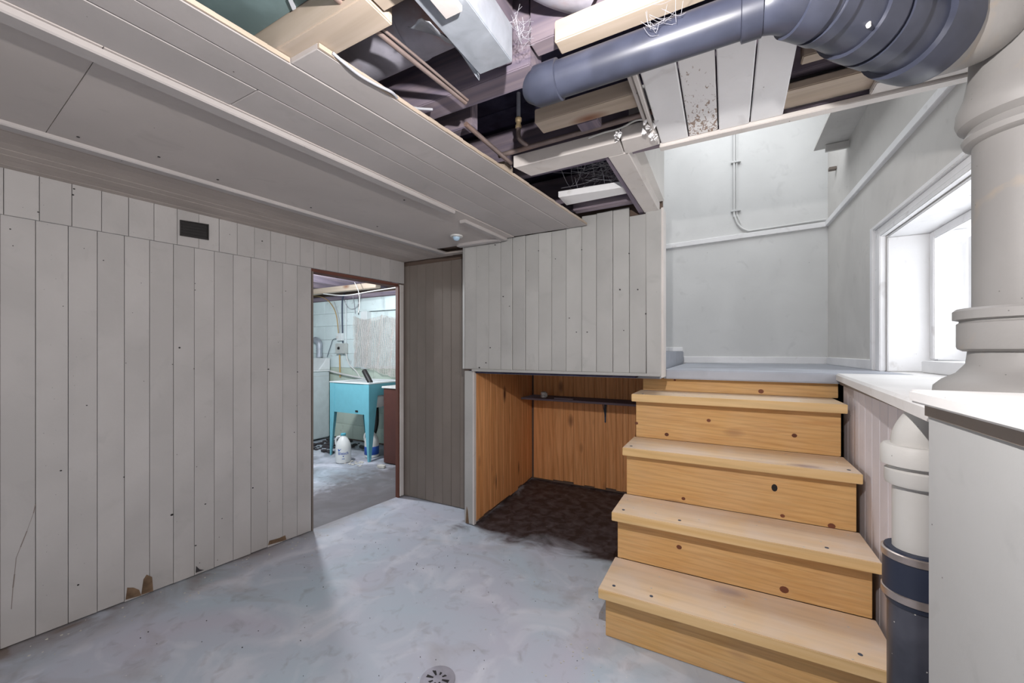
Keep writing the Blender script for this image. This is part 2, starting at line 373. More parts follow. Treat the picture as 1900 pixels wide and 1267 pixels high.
# nail holes and a long scratch on the boards
bm = nb()
def spot(bm, p, n_, rad):
    u = n_.cross(V((0, 0, 1))).normalized(); q = V((0, 0, 1)); k = random.uniform(.6, 1.0)
    prism(bm, [p + n_ * .0012 + u * math.cos(a) * rad + q * math.sin(a) * rad * k for a in [i * 6.283 / 8 for i in range(8)]], n_ * -.0016)
for x, y, rr_ in ((19, 425, 3), (24, 456, 2), (192, 483, 2.5), (156, 461, 2), (262, 525, 2), (117, 568, 2), (333, 645, 5), (362, 538, 3), (362, 526, 2.5), (498, 685, 5), (552, 690, 4), (246, 580, 2), (319, 955, 7), (363, 1012, 5), (381, 935, 4.5), (469, 905, 4.5), (113, 873, 4), (145, 1085, 4), (161, 752, 3), (530, 540, 3), (412, 962, 3), (541, 1000, 3), (546, 802, 3), (320, 676, 2.5), (360, 684, 3), (500, 930, 2.5), (465, 830, 3), (230, 885, 3)):
    spot(bm, PL(x, y), WN, rr_ * .001)
for x, y in ((136, 352), (134, 363), (484, 448), (70, 395)): spot(bm, PL(x, y) + WN * .017, WN, .004)
obj('nail_holes', bm, M['blackobj'], wall_l, kind='stuff')
bm = nb(); pt_ = [PL(*q) + WN * .0012 for q in ((66, 935), (62, 952), (50, 985), (38, 1015), (30, 1035), (27, 1065), (24, 1090), (21, 1130))]
for a_, b_ in zip(pt_, pt_[1:]):
    sd = V((0, 0, .0)) + WD * random.uniform(.0005, .0018); prism(bm, [a_ - sd, a_ + sd, b_ + sd, b_ - sd], WN * -.001)
obj('scratch', bm, M['panel'] if 0 else plain('scratch_wood', (.25, .21, .19), .9), wall_l)
# wall register
vt = thing('wall_vent', PL(357, 440), 'small black rectangular vent opening high in the left board wall', 'vent')
a, b, c_, d_ = PL(333, 411), PL(383, 419), PL(383, 445), PL(333, 437)
obj('opening', prism(nb(), [p + WN * .018 for p in (a, b, c_, d_)], WN * -.014), M['blackobj'], vt)
for i in range(4):
    bm = nb(); f0, f1 = (.18 + .2 * i), (.24 + .2 * i)
    q = lambda u, v_: (a.lerp(b, u)).lerp(d_.lerp(c_, u), v_) + WN * .022
    prism(bm, [q(.04, f0), q(.96, f0), q(.96, f1), q(.04, f1)], WN * -.005); obj('louvre', bm, M['blackobj'], vt)
bm = nb()
fr = [(-.03, -.06, 1.03, .02), (-.03, .96, 1.03, 1.05), (-.03, .0, .02, 1.0), (.98, .0, 1.03, 1.0)]
for u0, v0, u1, v1 in fr:
    q = lambda u, v_: (a.lerp(b, u)).lerp(d_.lerp(c_, u), v_) + WN * .025
    prism(bm, [q(u0, v0), q(u1, v0), q(u1, v1), q(u0, v1)], WN * -.008)
obj('frame', bm, M['blackobj'], vt)
# doorway lining
dr = struct('door_1', prism(nb(), wq(DY0 - .004, DY1, doorH - .012, doorH + .012, -.022), WN * -.085), M['redwood'], label='frame of the open doorway to the laundry room')
obj('jamb', prism(nb(), wq(DY1 - .016, DY1, 0, doorH - .012, -.001), WN * -.036, .002), M['redwood'], dr)
obj('jamb', prism(nb(), wq(DY0 - .003, DY0 + .008, 0, doorH - .012, -.004), WN * -.105), M['part'], dr)
obj('casing', prism(nb(), wq(DY1 - .004, 2.568, .012, doorH + .0, .012), WN * -.018, .003), M['warmwhite'], dr)

# ---- partition with vertical boards
px_ = PZ(864, 950).x
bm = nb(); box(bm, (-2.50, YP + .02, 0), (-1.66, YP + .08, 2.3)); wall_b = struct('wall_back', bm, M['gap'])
sp = [742, 760, 774, 789.6, 804.4, 821, 837, 853.6, 872]
xs = [PY(x, 700, YP).x for x in sp]
for a, b in zip(xs, xs[1:]):
    o = YP + jit(.001); g = .0007
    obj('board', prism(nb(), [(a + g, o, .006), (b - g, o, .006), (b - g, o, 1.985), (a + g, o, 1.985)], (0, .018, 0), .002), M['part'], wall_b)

# ---- bulkhead (drop wall over the niche)
XB0, XB1 = PY(858, 600, YB).x, -.318
ZB = 1.113
bm = nb(); box(bm, (XB0, YB + .022, ZB), (XB1, YB + .06, 2.0)); box(bm, (XB0 + .02, YB + .06, 1.16), (XB1, YB + .10, 3.8)); bulk = struct('wall_bulkhead', bm, M['gap'])
sb = [858, 863.5, 884.8, 907, 928.9, 950.8, 975, 1000, 1023.5, 1051, 1079.5, 1106.5, 1137, 1167.6, 1199]
top = [2.02] * 9 + [2.03, 2.055, 2.065, 2.075, 2.025]
tops_px = {10: 400, 11: 394, 12: 388, 13: 400}
xs = [PY(x, 650, YB).x for x in sb]
for i, (a, b) in enumerate(zip(xs, xs[1:])):
    g = .0009; zt = top[i]
    if i in tops_px: zt = PY(sb[i] + 10, tops_px[i], YB).z
    t0, t1 = random.choice([(0, .007), (.008, 0), (0, .004), (.003, 0), (0, .009)])
    if i == 13: t0 = .0
    pts = [(a + g, YB - t0, ZB + .012), (b - g, YB - t1, ZB + .012), (b - g, YB - t1, zt), (a + g, YB - t0, zt)]
    obj('board', prism(nb(), pts, (0, .018, 0), .0022), M['bulk'], bulk)
bm = nb()
def spotb(x, y, rad, bm, Y): p = PY(x, y, Y); prism(bm, [p + V((math.cos(a) * rad, 0, math.sin(a) * rad)) for a in [i * 6.283 / 8 for i in range(8)]], (0, .008, 0))
for x, y, rr_ in ((933, 550, 3), (945, 568, 3), (889, 682, 5), (901, 673, 3), (1150, 537, 4), (1183, 537, 3.5), (1198, 582, 4), (1157, 613, 2.5), (1079, 463, 2.5), (1056, 590, 3), (999, 465, 3), (918, 449, 3), (918, 454, 3), (1089, 616, 3), (1069, 616, 2.5), (909, 645, 3), (1167, 470, 3), (1030, 480, 2)):
    spotb(x, y, rr_ * .001, bm, YB - .0105)
obj('nail_holes', bm, M['debris_dk'], bulk, kind='stuff')
# corner board and lower lip
obj('corner_board', prism(nb(), [(xs[-1] + .003, YB - .006, ZB), (XB1 + .002, YB - .006, ZB), (XB1 + .002, YB - .006, 2.05), (xs[-1] - .002, YB - .006, 2.05)], (0, .022, 0), .0022), M['bulk'], bulk)
obj('bottom_lip', box(nb(), (PZ(884, 972).x, YB - .018, ZB - .004), (XB1 + .001, YB + .02, ZB + .012), .003), M['bulk'], bulk)
obj('end_board', box(nb(), (XB1 + .001, YB - .0, ZB - .01), (XB1 + .014, YB + .11, 2.06), .002), M['warmwhite'], bulk)
# post at niche corner
PX0, PX1 = PZ(865, 969).x, PZ(886, 972).x
post = struct('trim_5', box(nb(), (PX0, YB + .012, .006), (PX1 - .012, YB + .09, ZB - .004), .003), M['bulk'], None, 'cream corner post at the left edge of the niche')
obj('edge_strip', box(nb(), (PX1 - .0115, YB + .002, .01), (PX1 + .003, YB + .03, ZB - .006), .002), M['warmwhite'], post)
prism_b = nb(); prism(prism_b, [(PX0 + .012, YB + .0115, .008), (PX0 + .04, YB + .0115, .008), (PX0 + .03, YB + .0115, .10), (PX0 + .02, YB + .0115, .13)], (0, -.001, 0)); obj('rot_patch', prism_b, rotb, post)

# ---- niche
NX0, NX1 = PX1 + .0, PZ(990, 888).x
bm = nb(); prism(bm, [(NX0 - .060, YB + .10, 0), (NX0 - .019, YB + .10, 0), (NX1 - .033, YN + .1, 0), (NX1 - .075, YN + .1, 0)], (0, 0, 1.16)); ws = struct('wall_niche_left', bm, M['gap'])
nsx = [886, 898, 910, 922, 934, 947, 961.5, 971, 981, 989.5]
def nside(x):                                  # niche side plane runs from the post to the back corner
    d = ray(x, 800); p = V((NX0, YB + .04, 0)); q = V((NX1, YN, 0)); n = V((-(q - p).y, (q - p).x, 0)); return CP + d * ((p - CP).dot(n) / d.dot(n))
pts = [nside(x) for x in nsx]; pts[0].y = YB + .035
for i, (a, b) in enumerate(zip(pts, pts[1:])):
    off = 0 if i < 6 else -.012; e = (b - a).normalized() * .0012; z0 = .012 + random.uniform(0, .02)
    p0, p1 = V((a.x + off, a.y, 0)) + e, V((b.x + off, b.y, 0)) - e
    obj('board', prism(nb(), [(p0.x, p0.y, z0), (p1.x, p1.y, z0), (p1.x, p1.y, 1.10), (p0.x, p0.y, 1.10)], (-.016, 0, 0), .0018), M['niche_z'], ws)
bm = nb(); box(bm, (NX1 - .1, YN + .02, 0), (XR - .002, YN + .06, 1.08)); wn = struct('wall_niche_back', bm, M['gap'])
nbx = [990, 1007, 1026, 1045, 1064, 1084, 1103, 1124, 1143, 1156, 1166, 1180]
xs = [PY(x, 800, YN).x for x in nbx]
while xs[-1] < -.30: xs.append(xs[-1] + .1)
for a, b in zip(xs, xs[1:]):
    o = YN + jit(.001); z0 = .012 + random.uniform(0, .02)
    obj('board', prism(nb(), [(a + .001, o, z0), (b - .001, o, z0), (b - .001, o, 1.08), (a + .001, o, 1.08)], (0, .016, 0), .0018), M['niche_z'], wn)
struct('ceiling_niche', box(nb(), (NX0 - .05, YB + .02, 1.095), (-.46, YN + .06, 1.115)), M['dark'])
# shelf in the niche
SHZ = .829
sh = thing('shelf', (-1.2, 3.38, SHZ - .02), 'dark thin wooden shelf on the back boards of the niche under the bulkhead', 'shelf')
obj('shelf_board', box(nb(), (NX1 + .006, 3.245, SHZ - .018), (-.50, YN - .003, SHZ), .002), M['joist_x'], sh)
bk = PY(1120, 752, 3.46)
bm = nb(); prism(bm, [(bk.x - .012, YN - .006, SHZ - .019), (bk.x + .012, YN - .006, SHZ - .019), (bk.x + .006, YN - .006, SHZ - .215), (bk.x - .006, YN - .006, SHZ - .215)], (0, .004, 0))
box(bm, (bk.x - .011, 3.30, SHZ - .022), (bk.x + .011, YN - .003, SHZ - .0185)); tube(bm, [(bk.x, YN - .006, SHZ - .16), (bk.x, 3.42, SHZ - .022)], .004, 8)
obj('bracket', bm, M['iron'], sh, label='dark blue metal bracket')
cu = PY(1008, 735, 3.30); cz = SHZ
cup = thing('ceramic_insulator', (cu.x, 3.31, cz), 'small white ceramic fitting standing on the niche shelf', 'fitting')
obj('body', lathe(nb(), [(.018, 0), (.026, .004), (.027, .02), (.020, .026), (.026, .032), (.026, .05), (.018, .056)], (cu.x, 3.31, cz), 20), M['ceramic'], cup, smooth=True)
obj('lug', box(nb(), (cu.x + .022, 3.30, cz + .012), (cu.x + .036, 3.32, cz + .044), .003), M['ceramic'], cup)
scr = thing('wood_scrap', (-1.30, 3.30, SHZ), 'dark sliver of wood lying on the middle of the niche shelf', 'wood scrap')
obj('sliver', prism(nb(), [(-1.33, 3.262, SHZ + .0005), (-1.17, 3.27, SHZ + .0005), (-1.16, 3.285, SHZ + .0005), (-1.32, 3.285, SHZ + .0005)], (0, 0, .012)), M['joist_x'], scr)

# ---- ceiling over the left part: narrow boards, trims, fibreboard, wide boards
bm = nb(); box(bm, (-2.80, -1.7, CEIL + .022), (-1.32, 2.62, CEIL + .05)); ceil = struct('ceiling', bm, M['gap'])
def zb(pts, z): return [V((p[0], p[1], z)) for p in pts]
XT1a, XT1b = -2.14, -1.94          # trim 1 centre x at near and far ends
def lx(x0, x1, Y): return x0 + (x1 - x0) * (Y - .4) / 2.1
n = 8
for i in range(n):                 # narrow boards, wall to trim 1
    def ex(k, Y): return wl(Y).x + (lx(-2.13, -1.915, Y) - wl(Y).x) * k / n
    a, b = i, i + 1; g = .0012
    q = [(ex(a, -1.6) + g, -1.6), (ex(b, -1.6) - g, -1.6), (ex(b, YP - .02) - g, YP - .02), (ex(a, YP - .02) + g, YP - .02)]
    obj('board', prism(nb(), zb(q, CEIL + jit(.0006)), (0, 0, .018), .0018), M['ceil_dk'], ceil)
P1 = lambda Y: lx(-2.125, -1.91, Y); P2 = lambda Y: lx(-1.375, -1.225, Y)
seam = .45
YB2 = YB - .028
for ya, yb in ((-1.6, seam - .0006), (seam + .0006, YB2)):     # fibreboard panels
    q = [(P1(ya), ya + (.0)), (P2(ya), ya - (.05 if ya > 0 else 0)), (P2(yb), yb - (.06 if yb < 1 else 0)), (P1(yb), yb)]
    if yb > 2: q = [(P1(ya), ya), (P2(ya), ya - .06), (P2(yb), yb), (P1(yb), yb)]
    obj('fibreboard_panel', prism(nb(), zb(q, CEIL - .003), (0, 0, .016), .0015), M['panel'], ceil, label='large flat ceiling panel')
# panel nails
bm = nb()
for x, y in ((231, 136), (145, 254), (527, 260), (404, 333), (577, 385), (640, 300), (750, 371), (295, 291), (700, 420)):
    p = PZ(x, y, CEIL - .0035); tube(bm, [p, p + V((0, 0, -.0015))], .0045, 10)
obj('nail_holes', bm, M['blackobj'], ceil, kind='stuff')
def trim(name, pts, z, t_, lab, mat='ceil'): return struct(name, prism(nb(), zb(pts, z), (0, 0, t_), .004), M[mat], None, lab)
T1 = lambda Y, o: lx(-2.135, -1.925, Y) + o
trim('trim_1', [(T1(-1.6, 0), -1.6), (T1(-1.6, .048), -1.6), (T1(2.43, .048), 2.43), (T1(2.43, 0), 2.43)], CEIL - .019, .016, 'flat cream batten along the ceiling nearer the left wall')
T2 = lambda Y, o: lx(-1.435, -1.275, Y) + o
trim('trim_2', [(T2(-1.6, 0), -1.6), (T2(-1.6, .062), -1.6), (T2(1.74, .05), 1.74), (T2(1.74, 0), 1.74)], CEIL - .021, .018, 'wide cream batten along the middle of the ceiling')
a, b = PZ(858, 410, CEIL - .01), PZ(927, 440, CEIL - .01)
trim('trim_3', [(a.x - .02, a.y), (a.x + .02, a.y), (b.x + .02, YB2), (b.x - .02, YB2)], CEIL - .020, .017, 'short cream batten ending at the bulkhead corner')
trim('trim_4', [(XB0, YB2 - .045), (b.x - .021, YB2 - .045), (b.x - .021, YB2), (XB0, YB2)], CEIL - .022, .019, 'short cream batten across the head of the bulkhead')
trim('trim_6', [(T1(2.45, 0), 2.44), (XB0 - .01, 2.44), (XB0 - .01, 2.50), (T1(2.5, .0), 2.50)], CEIL - .016, .013, 'short tan batten left of the bulkhead top', 'ceil_dk')
# wide boards: seams read on the ceiling plane
def cp(x, y): p = PZ(x, y, CEIL); return (p.x, p.y)
def line(p, q): return lambda Y: p[0] + (q[0] - p[0]) * (Y - p[1]) / (q[1] - p[1])
S0 = line(cp(360, 147), cp(858, 396)); SC_ = line(cp(417, 135), cp(616, 239)); SA = line(cp(360, 60.6), cp(680, 240))
SB = line(cp(537, 117.5), cp(720, 225)); SE1 = line(cp(365, 3), cp(537, 112)); SE2 = line(cp(582, 86), cp(940, 320))
e2 = lambda Y: (SE2(Y) if Y < 1.47 else line(cp(940, 320), cp(1080, 412))(Y))
yst = cp(537, 117)[1]; ycut = cp(477, 168)[1]
def cb(la, lb, ya, yb, mat='ceil'):
    g = .0013; seg_ = [(la(ya) + g, ya), (lb(ya) - g, ya), (lb(yb) - g, yb), (la(yb) + g, yb)]
    return obj('board', prism(nb(), zb(seg_, CEIL + jit(.0008)), (0, 0, .017), .0022), M[mat], ceil, label=None)
m01 = lambda Y: P2(Y) + .003
cb(m01, SC_, -1.6, ycut - .001); cb(m01, SC_, ycut + .001, YB2); cb(SC_, SA, -1.6, YB2)
cb(SA, SB, -1.6, YB2)
mid = lambda Y: SB(Y) + (SE1(.5) - SB(.5)) * 1.0
cb(SB, e2, yst + .003, YB2)
# ragged raw edge of the cut boards
bm = nb()
for ln, ya, yb in ((SB, -1.6, yst), (e2, yst + .003, YB2 - .01)):
    k = 40; y0 = ya
    for i in range(k):
        y1 = ya + (yb - ya) * (i + 1) / k; wd = .003 + random.random() * .004
        prism(bm, [(ln(y0), y0, CEIL + .0012), (ln(y0) + wd, y0, CEIL + .0012), (ln(y1) + wd, y1, CEIL + .0012), (ln(y1), y1, CEIL + .0012)], (0, 0, .012)); y0 = y1
obj('raw_edge', bm, M['pale_y'], ceil, label='raw splintered edge of the cut ceiling boards')

# ---- joist space
SUB = 2.33
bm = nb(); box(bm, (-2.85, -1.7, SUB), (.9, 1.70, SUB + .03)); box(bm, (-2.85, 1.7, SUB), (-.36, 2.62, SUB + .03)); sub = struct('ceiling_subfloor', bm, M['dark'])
yk = -1.6
while yk < 1.62:                       # floor boards overhead
    obj('board', box(nb(), (-1.35, yk + .002, SUB - .016), (.85, yk + .118, SUB - .001)), M['dark'], sub); yk += .12
def joist(ya, yb, z0, mat, x0=-1.34, x1=.79, lab=None, par=None): return obj('joist', box(nb(), (x0, ya, z0), (x1, yb, SUB - .018), .003), M[mat], par or sub, label=lab)
joist(1.04, 1.125, 2.085, 'joist_x', x1=-.50, lab='dark red-brown joist')
joist(1.02, 1.075, 2.125, 'joist_x', x0=-.49)
joist(.00, .05, 2.085, 'joist_x'); joist(-.5, -.45, 2.085, 'joist_x'); joist(-1., -.95, 2.085, 'joist_x')
joist(1.24, 1.285, 2.10, 'joist_x', x1=-.84, lab='weathered joist end'); joist(1.66, 1.70, 2.075, 'joist_x', x1=.79)
joist(2.27, 2.31, 2.10, 'joist_x', x1=-.37); joist(1.52, 1.56, 2.13, 'joist_x', x0=-.2)
joist(.612, .70, 2.03, 'pale_x', x1=-.70, lab='broad pale timber joist'); 
obj('joist', box(nb(), (-.695, .60, 2.035), (-.30, .668, SUB - .018), .003), M['pale_x'], sub, label='broad pale timber joist')
obj('joist', box(nb(), (-.60, .70, 2.10), (-.55, 1.03, SUB - .018), .003), M['joist_y'], sub)
tl = obj('soffit_board', box(nb(), (-1.33, .10, 2.10), (-.72, .610, 2.112)), M['teal'], sub, label='dark teal board between joists')
obj('dowel', prism(nb(), [PZ(*q, 2.099) for q in ((534, -6), (541, -6), (549, 12), (543, 15))], (0, 0, -.006)), M['whitepipe'], sub, label='small white stub on the teal board')
# white painted strip and framing round the small opening
bm = nb(); a = PZ(921, 318, 2.04); b = PZ(1150, 262, 2.04)
W = lambda *px, z=2.045: [V((p.x, p.y, z)) for p in (PZ(x, y, z) for x, y in px)]
fr = thing('trimmer_frame', (-.55, 1.66, 2.045), 'cream painted timber frame around the small square ceiling opening', 'timber frame')
obj('front_rail', prism(nb(), W((953, 311), (1150, 262), (1158, 285), (985, 327)), (0, 0, .05), .003), M['warmwhite'], fr)
obj('front_rail', prism(nb(), W((1152, 261), (1215, 245), (1224, 268), (1160, 287)), (0, 0, .05), .003), M['warmwhite'], fr)
obj('cross_rail', prism(nb(), W((1036, 366), (1163, 346), (1169, 358), (1051, 381), z=2.06), (0, 0, .03), .002), M['white'], fr)
obj('side_rail', prism(nb(), W((1128, 292), (1166, 283), (1224, 392), (1198, 399)), (0, 0, .05), .003), M['warmwhite'], fr)
obj('side_rail', prism(nb(), W((1118, 286), (1127, 290), (1197, 398), (1187, 398), z=2.05), (0, 0, .06)), M['joist_y'], fr)
stub = PZ(925, 322, 2.06)
obj('stub', box(nb(), (-.93, 1.52, 2.06), (-.855, 1.60, 2.09), .002), M['pale_x'], fr)
obj('back_rail', box(nb(), (-.78, 2.20, 2.07), (-.345, 2.262, 2.16), .003), M['joist_x'], fr)
# trimmer wall beside the stairwell and header over the opening
XTR = -.30
struct('wall_stairwell_left', box(nb(), (XTR - .045, 1.645, 2.095), (XTR, YB + .0, 3.8)), M['plaster'])
hd = struct('wall_header', box(nb(), (XTR + .001, 1.645, 2.09), (XR, 1.66, 3.8)), M['plaster_blue'])
obj('edge_strip', box(nb(), (-.225, 1.632, 2.045), (XR - .002, 1.668, 2.062), .002), M['warmwhite'], hd, label='white painted strip along the edge of the opening')
obj('lower_rail', box(nb(), (.16, 1.52, 2.075), (XR - .002, 1.63, 2.10), .003), M['pale_x'], hd)
obj('rail', box(nb(), (.20, 1.42, 2.11), (.52, 1.462, 2.16), .003), M['pale_x'], hd)
obj('block', box(nb(), (.40, 1.565, 2.055), (XR - .05, 1.63, 2.074), .003), M['warmwhite'], hd)
# white plank panel
pp = thing('plank_panel', (.0, 1.35, 2.06), 'four wide white painted planks behind the black pipe, one peeling and rotten', 'plank panel')
pls = [(-.217, -.112), (-.110, -.018), (-.016, .078), (.080, .178)]
xb = [PZ(x, y, 2.055).x for x, y in ((1227, 271.5), (1278.4, 258), (1333, 245), (1391, 230.7), (1453.7, 215.6))]
xt_ = [PZ(x, y, 2.055) for x, y in ((1188.4, 144.5), (1255.7, 118), (1327.7, 100), (1403.5, 100), (1478, 100))]
for i in range(4):
    def X_(k, Y):
        p0 = V((xb[k], 1.632, 0)); p1 = xt_[k]; return p0.x + (p1.x - p0.x) * (Y - p0.y) / (p1.y - p0.y)
    g = .0022; y0, y1 = 1.06, 1.631
    q = [(X_(i, y0) + g, y0), (X_(i + 1, y0) - g, y0), (X_(i + 1, y1) - g, y1), (X_(i, y1) + g, y1)]
    obj('plank', prism(nb(), zb(q, 2.057 + (0, .002, -.001, .001)[i]), (0, 0, .016), .003), M['rot'] if i == 1 else M['white'], pp, label='peeling plank with brown rot' if i == 1 else None, origin=((xb[i] + xb[i + 1]) / 2, 1.35, 2.06) if i == 1 else None)
for k, o_x in enumerate((-.018, -.036)):
    q = [(X_(0, .98) if 0 else xt_[0].x + o_x - (0 if k else 0) - .002, 1.15), (xt_[0].x + o_x + .012, 1.15), (xb[0] + o_x + .010, 1.62), (xb[0] + o_x, 1.62)]
    obj('edge_batten', prism(nb(), zb(q, 2.052 + k * .012), (0, 0, .02), .002), M['warmwhite'], pp)

# ---- main room right side, back, and stairwell walls
struct('wall_rear', box(nb(), (-2.95, -1.75, -.12), (1.3, -1.66, 2.5)), plain('bounce_cutting_dark', (.10, .095, .09), .95))  # unseen wall behind the camera, coloured dark to cut bounce light
WY0, WY1, WZ1 = 1.55, 2.955, 1.90      # window opening in right wall
bm = nb()
box(bm, (XR, -1.7, -.1), (1.28, WY0, 3.8)); box(bm, (XR, WY1, -.1), (1.28, 4.6, 3.8)); box(bm, (XR, WY0, WZ1), (1.28, WY1, 3.8)); box(bm, (XR, WY0, -.1), (1.28, WY1, LZ - .03))
wr = struct('wall_right', bm, M['plaster'])
RA, RB = V((.80, 4.40, 0)), V((-1.75, 4.12, 0)); rd = (RB - RA)
bm = nb(); prism(bm, [RA + V((.02, 0, -.1)), RB + V((0, 0, -.1)), RB + V((0, 0, 3.8)), RA + V((.02, 0, 3.8))], (0, .15, 0)); wf = struct('wall_far', bm, M['plaster_blue'])
struct('wall_upstairs', box(nb(), (-1.60, YB + .101, 1.17), (-1.55, 4.3, 3.8)), M['plaster_blue'])
struct('ceiling_stairwell', box(nb(), (-1.85, 1.6, 3.8), (1.3, 4.6, 3.85)), M['white'])
def PF(x, y):
    n = V((-rd.y, rd.x, 0)); d = ray(x, y); return CP + d * ((RA - CP).dot(n) / d.dot(n))
# chair rails
def rail_on(p, q, hgt, out, name, mat, lab):
    bm = nb(); a0, b0 = V(p), V(q); prism(bm, [a0 + V(out), b0 + V(out), b0 + V(out) + V((0, 0, hgt)), a0 + V(out) + V((0, 0, hgt))], V(out) * -1, .003); return struct(name, bm, mat, None, lab)
pa, pb = PF(1225, 460), PF(1535, 421)
pl = pa + (pa - pb).normalized() * 1.2
rail_on(V((pb.x, pb.y, pb.z)), V((pl.x, pl.y, pl.z - .04)), .045, (.002, -.02, 0), 'trim_7', M['plaster_blue'] and M['white'], 'white chair rail across the stairwell back wall')
qa, qb = PX(1537, 419, XR - .0), PX(1770, 160, XR - .0)
rail_on(V((XR, 4.385, qa.z)), V((XR, 1.67, qb.z - .02)), .045, (-.022, 0, 0), 'trim_8', M['white'], 'white chair rail along the stairwell right wall')
# baseboards
rail_on(V((.79, 4.395, LZ)), V((-.36, 4.275, LZ)), .062, (.002, -.018, 0), 'baseboard_far', M['white'], 'white baseboard along the stairwell back wall')
rail_on(V((XR, 4.36, LZ)), V((XR, 3.13, LZ)), .062, (-.016, 0, 0), 'baseboard_right', M['white'], 'white baseboard running to the window casing')
rail_on(V((-.37, 4.272, 1.252)), V((-1.7, 4.13, 1.252)), .04, (.002, -.018, 0), 'baseboard_step', M['white'], 'white baseboard above the small step')
# landing and step
ld = struct('floor_landing', box(nb(), (-.335, 2.57, LZ - .054), (XR, 4.42, LZ), .006), M['lilac'])
bm = nb(); box(bm, (-1.549, YB + .101, LZ - .02), (-.362, 4.3, 1.252), .006); box(bm, (-1.549, YB + .101, LZ - .05), (-.336, 4.3, LZ - .021)); struct('floor_step', bm, M['lilac'])
obj('rough_end', box(nb(), (-.40, 2.465, 1.12), (-.34, 2.56, 1.22)), M['joist_y'], ld)

# ---- conduit on stairwell back wall
cd_ = thing('conduit', PF(1372, 424), 'thin grey painted conduit bent down the stairwell back wall', 'conduit')
def off(p, k=.014): return V((p.x, p.y - k, p.z))
path = [off(PF(*q)) for q in ((1362, 150), (1362, 380), (1363, 400), (1370, 418), (1385, 428), (1405, 427), (1531, 408))]
obj('tube', tube(nb(), smooth_path(path, 5), .009, 10), M['plaster_blue'], cd_, smooth=True)
obj('tube', tube(nb(), smooth_path([p + V((.022, 0, 0)) for p in path[:3]] + [path[3] + V((.02, 0, .01))], 4), .005, 8), M['plaster_blue'], cd_, smooth=True)
for y in (302, 392):
    p = off(PF(1363, y), .002); obj('clip', box(nb(), (p.x - .03, p.y - .024, p.z - .008), (p.x + .05, p.y + .001, p.z + .008), .002), M['plaster_blue'], cd_)
# hanging board near the corner of the stairwell
hb = [PX(1537, 275, .68), PX(1576, 272, .78), None, None]
bm = nb(); A_ = PX(1540, 275, .70)
prism(bm, [(.60, A_.y, A_.z), (XR - .004, A_.y, A_.z + .005), (XR - .004, A_.y - 1.1, A_.z + .02), (.60, A_.y - 1.1, A_.z)], (0, 0, .018), .002)
sb_ = thing('wall_shelf', (.7, A_.y - .5, A_.z), 'bare painted shelf board high in the stairwell corner', 'shelf')
obj('shelf_board', bm, M['plaster'], sb_)
for dy in (.06, .8):
    bm = nb(); box(bm, (.66, A_.y - dy - .02, A_.z - .05), (XR - .001, A_.y - dy, A_.z - .001)); obj('bracket', bm, M['plaster'], sb_)
cl = thing('wall_cleat', PX(1543, 310, XR - .01), 'small brown cleat stub in the stairwell corner below the shelf', 'cleat')
p = PX(1546, 313, XR - .02); obj('block', box(nb(), (XR - .05, p.y - .02, p.z - .012), (XR - .001, p.y + .02, p.z + .012), .002), M['part'], cl)

# ---- window
wn1 = struct('window_1', box(nb(), (XR + .36, WY0, LZ + .06), (XR + .40, WY1, LZ + .09), .003), M['white'], None, 'deep white basement window beside the stairs')
def wbox(nm, lo, hi, mt='white', ch=.004, par=wn1, lab=None): return obj(nm, box(nb(), lo, hi, ch), M[mt], par, label=lab)
# casing round the opening (stepped moulding)
CO = 3.115
for k, (a0, a1, o1) in enumerate(((0, .045, .034), (.045, .11, .022), (.11, .155, .030))):
    wbox('casing', (XR - o1, CO - a1, LZ), (XR - .0005, CO - a0 - .001, 1.985 - a0 * .55))
    wbox('casing', (XR - o1, 1.42, 1.985 - .55 * a1), (XR - .0005, CO - a1 - .0, 1.985 - a0 * .55 - .001))
wbox('casing', (XR - .022, 1.42, LZ), (XR - .0005, 1.535, 1.90))
# reveal lining
wbox('reveal', (XR + .0, WY1 - .012, LZ), (XR + .36, WY1 - .0005, WZ1 - .013)); wbox('reveal', (XR, WY0, WZ1 - .012), (XR + .36, WY1, WZ1 - .0005)); wbox('reveal', (XR, WY0 + .0005, LZ), (XR + .36, WY0 + .012, WZ1 - .013))
XW = XR + .17
wbox('window_frame', (XW, WY1 - .06, LZ + .07), (XW + .02, WY1 - .0125, WZ1 - .0125)); wbox('window_frame', (XW, WY0 + .013, WZ1 - .055), (XW + .02, WY1 - .0605, WZ1 - .0125)); wbox('window_frame', (XW, WY0 + .0125, LZ + .07), (XW + .02, WY0 + .06, WZ1 - .0555))
wbox('inner_sill', (XW - .06, WY0 + .0125, LZ + .001), (XW + .20, WY1 - .10, LZ + .062), lab='raised white sill block')
# sash
XS = XR + .30
for (y0, y1, z0, z1) in ((WY1 - .10, WY1 - .055, LZ + .065, WZ1 - .06), (WY0 + .06, WY0 + .105, LZ + .065, WZ1 - .06), (WY0 + .106, WY1 - .101, WZ1 - .11, WZ1 - .06), (WY0 + .106, WY1 - .101, LZ + .065, LZ + .11), (2.30, 2.335, LZ + .111, WZ1 - .111), (2.62, 2.64, LZ + .111, WZ1 - .111)):
    wbox('sash', (XS, y0, z0), (XS + .035, y1, z1))
obj('pane', box(nb(), (XS + .015, WY0 + .10, LZ + .10), (XS + .019, WY1 - .095, WZ1 - .10)), M['glass'], wn1)
wbox('latch', (XS - .02, 2.74, WZ1 - .09), (XS - .001, 2.80, WZ1 - .07), 'galv', .002)
wbox('reveal', (XW + .021, WY1 - .04, LZ + .065), (XS + .04, WY1 - .013, WZ1 - .0125)); 

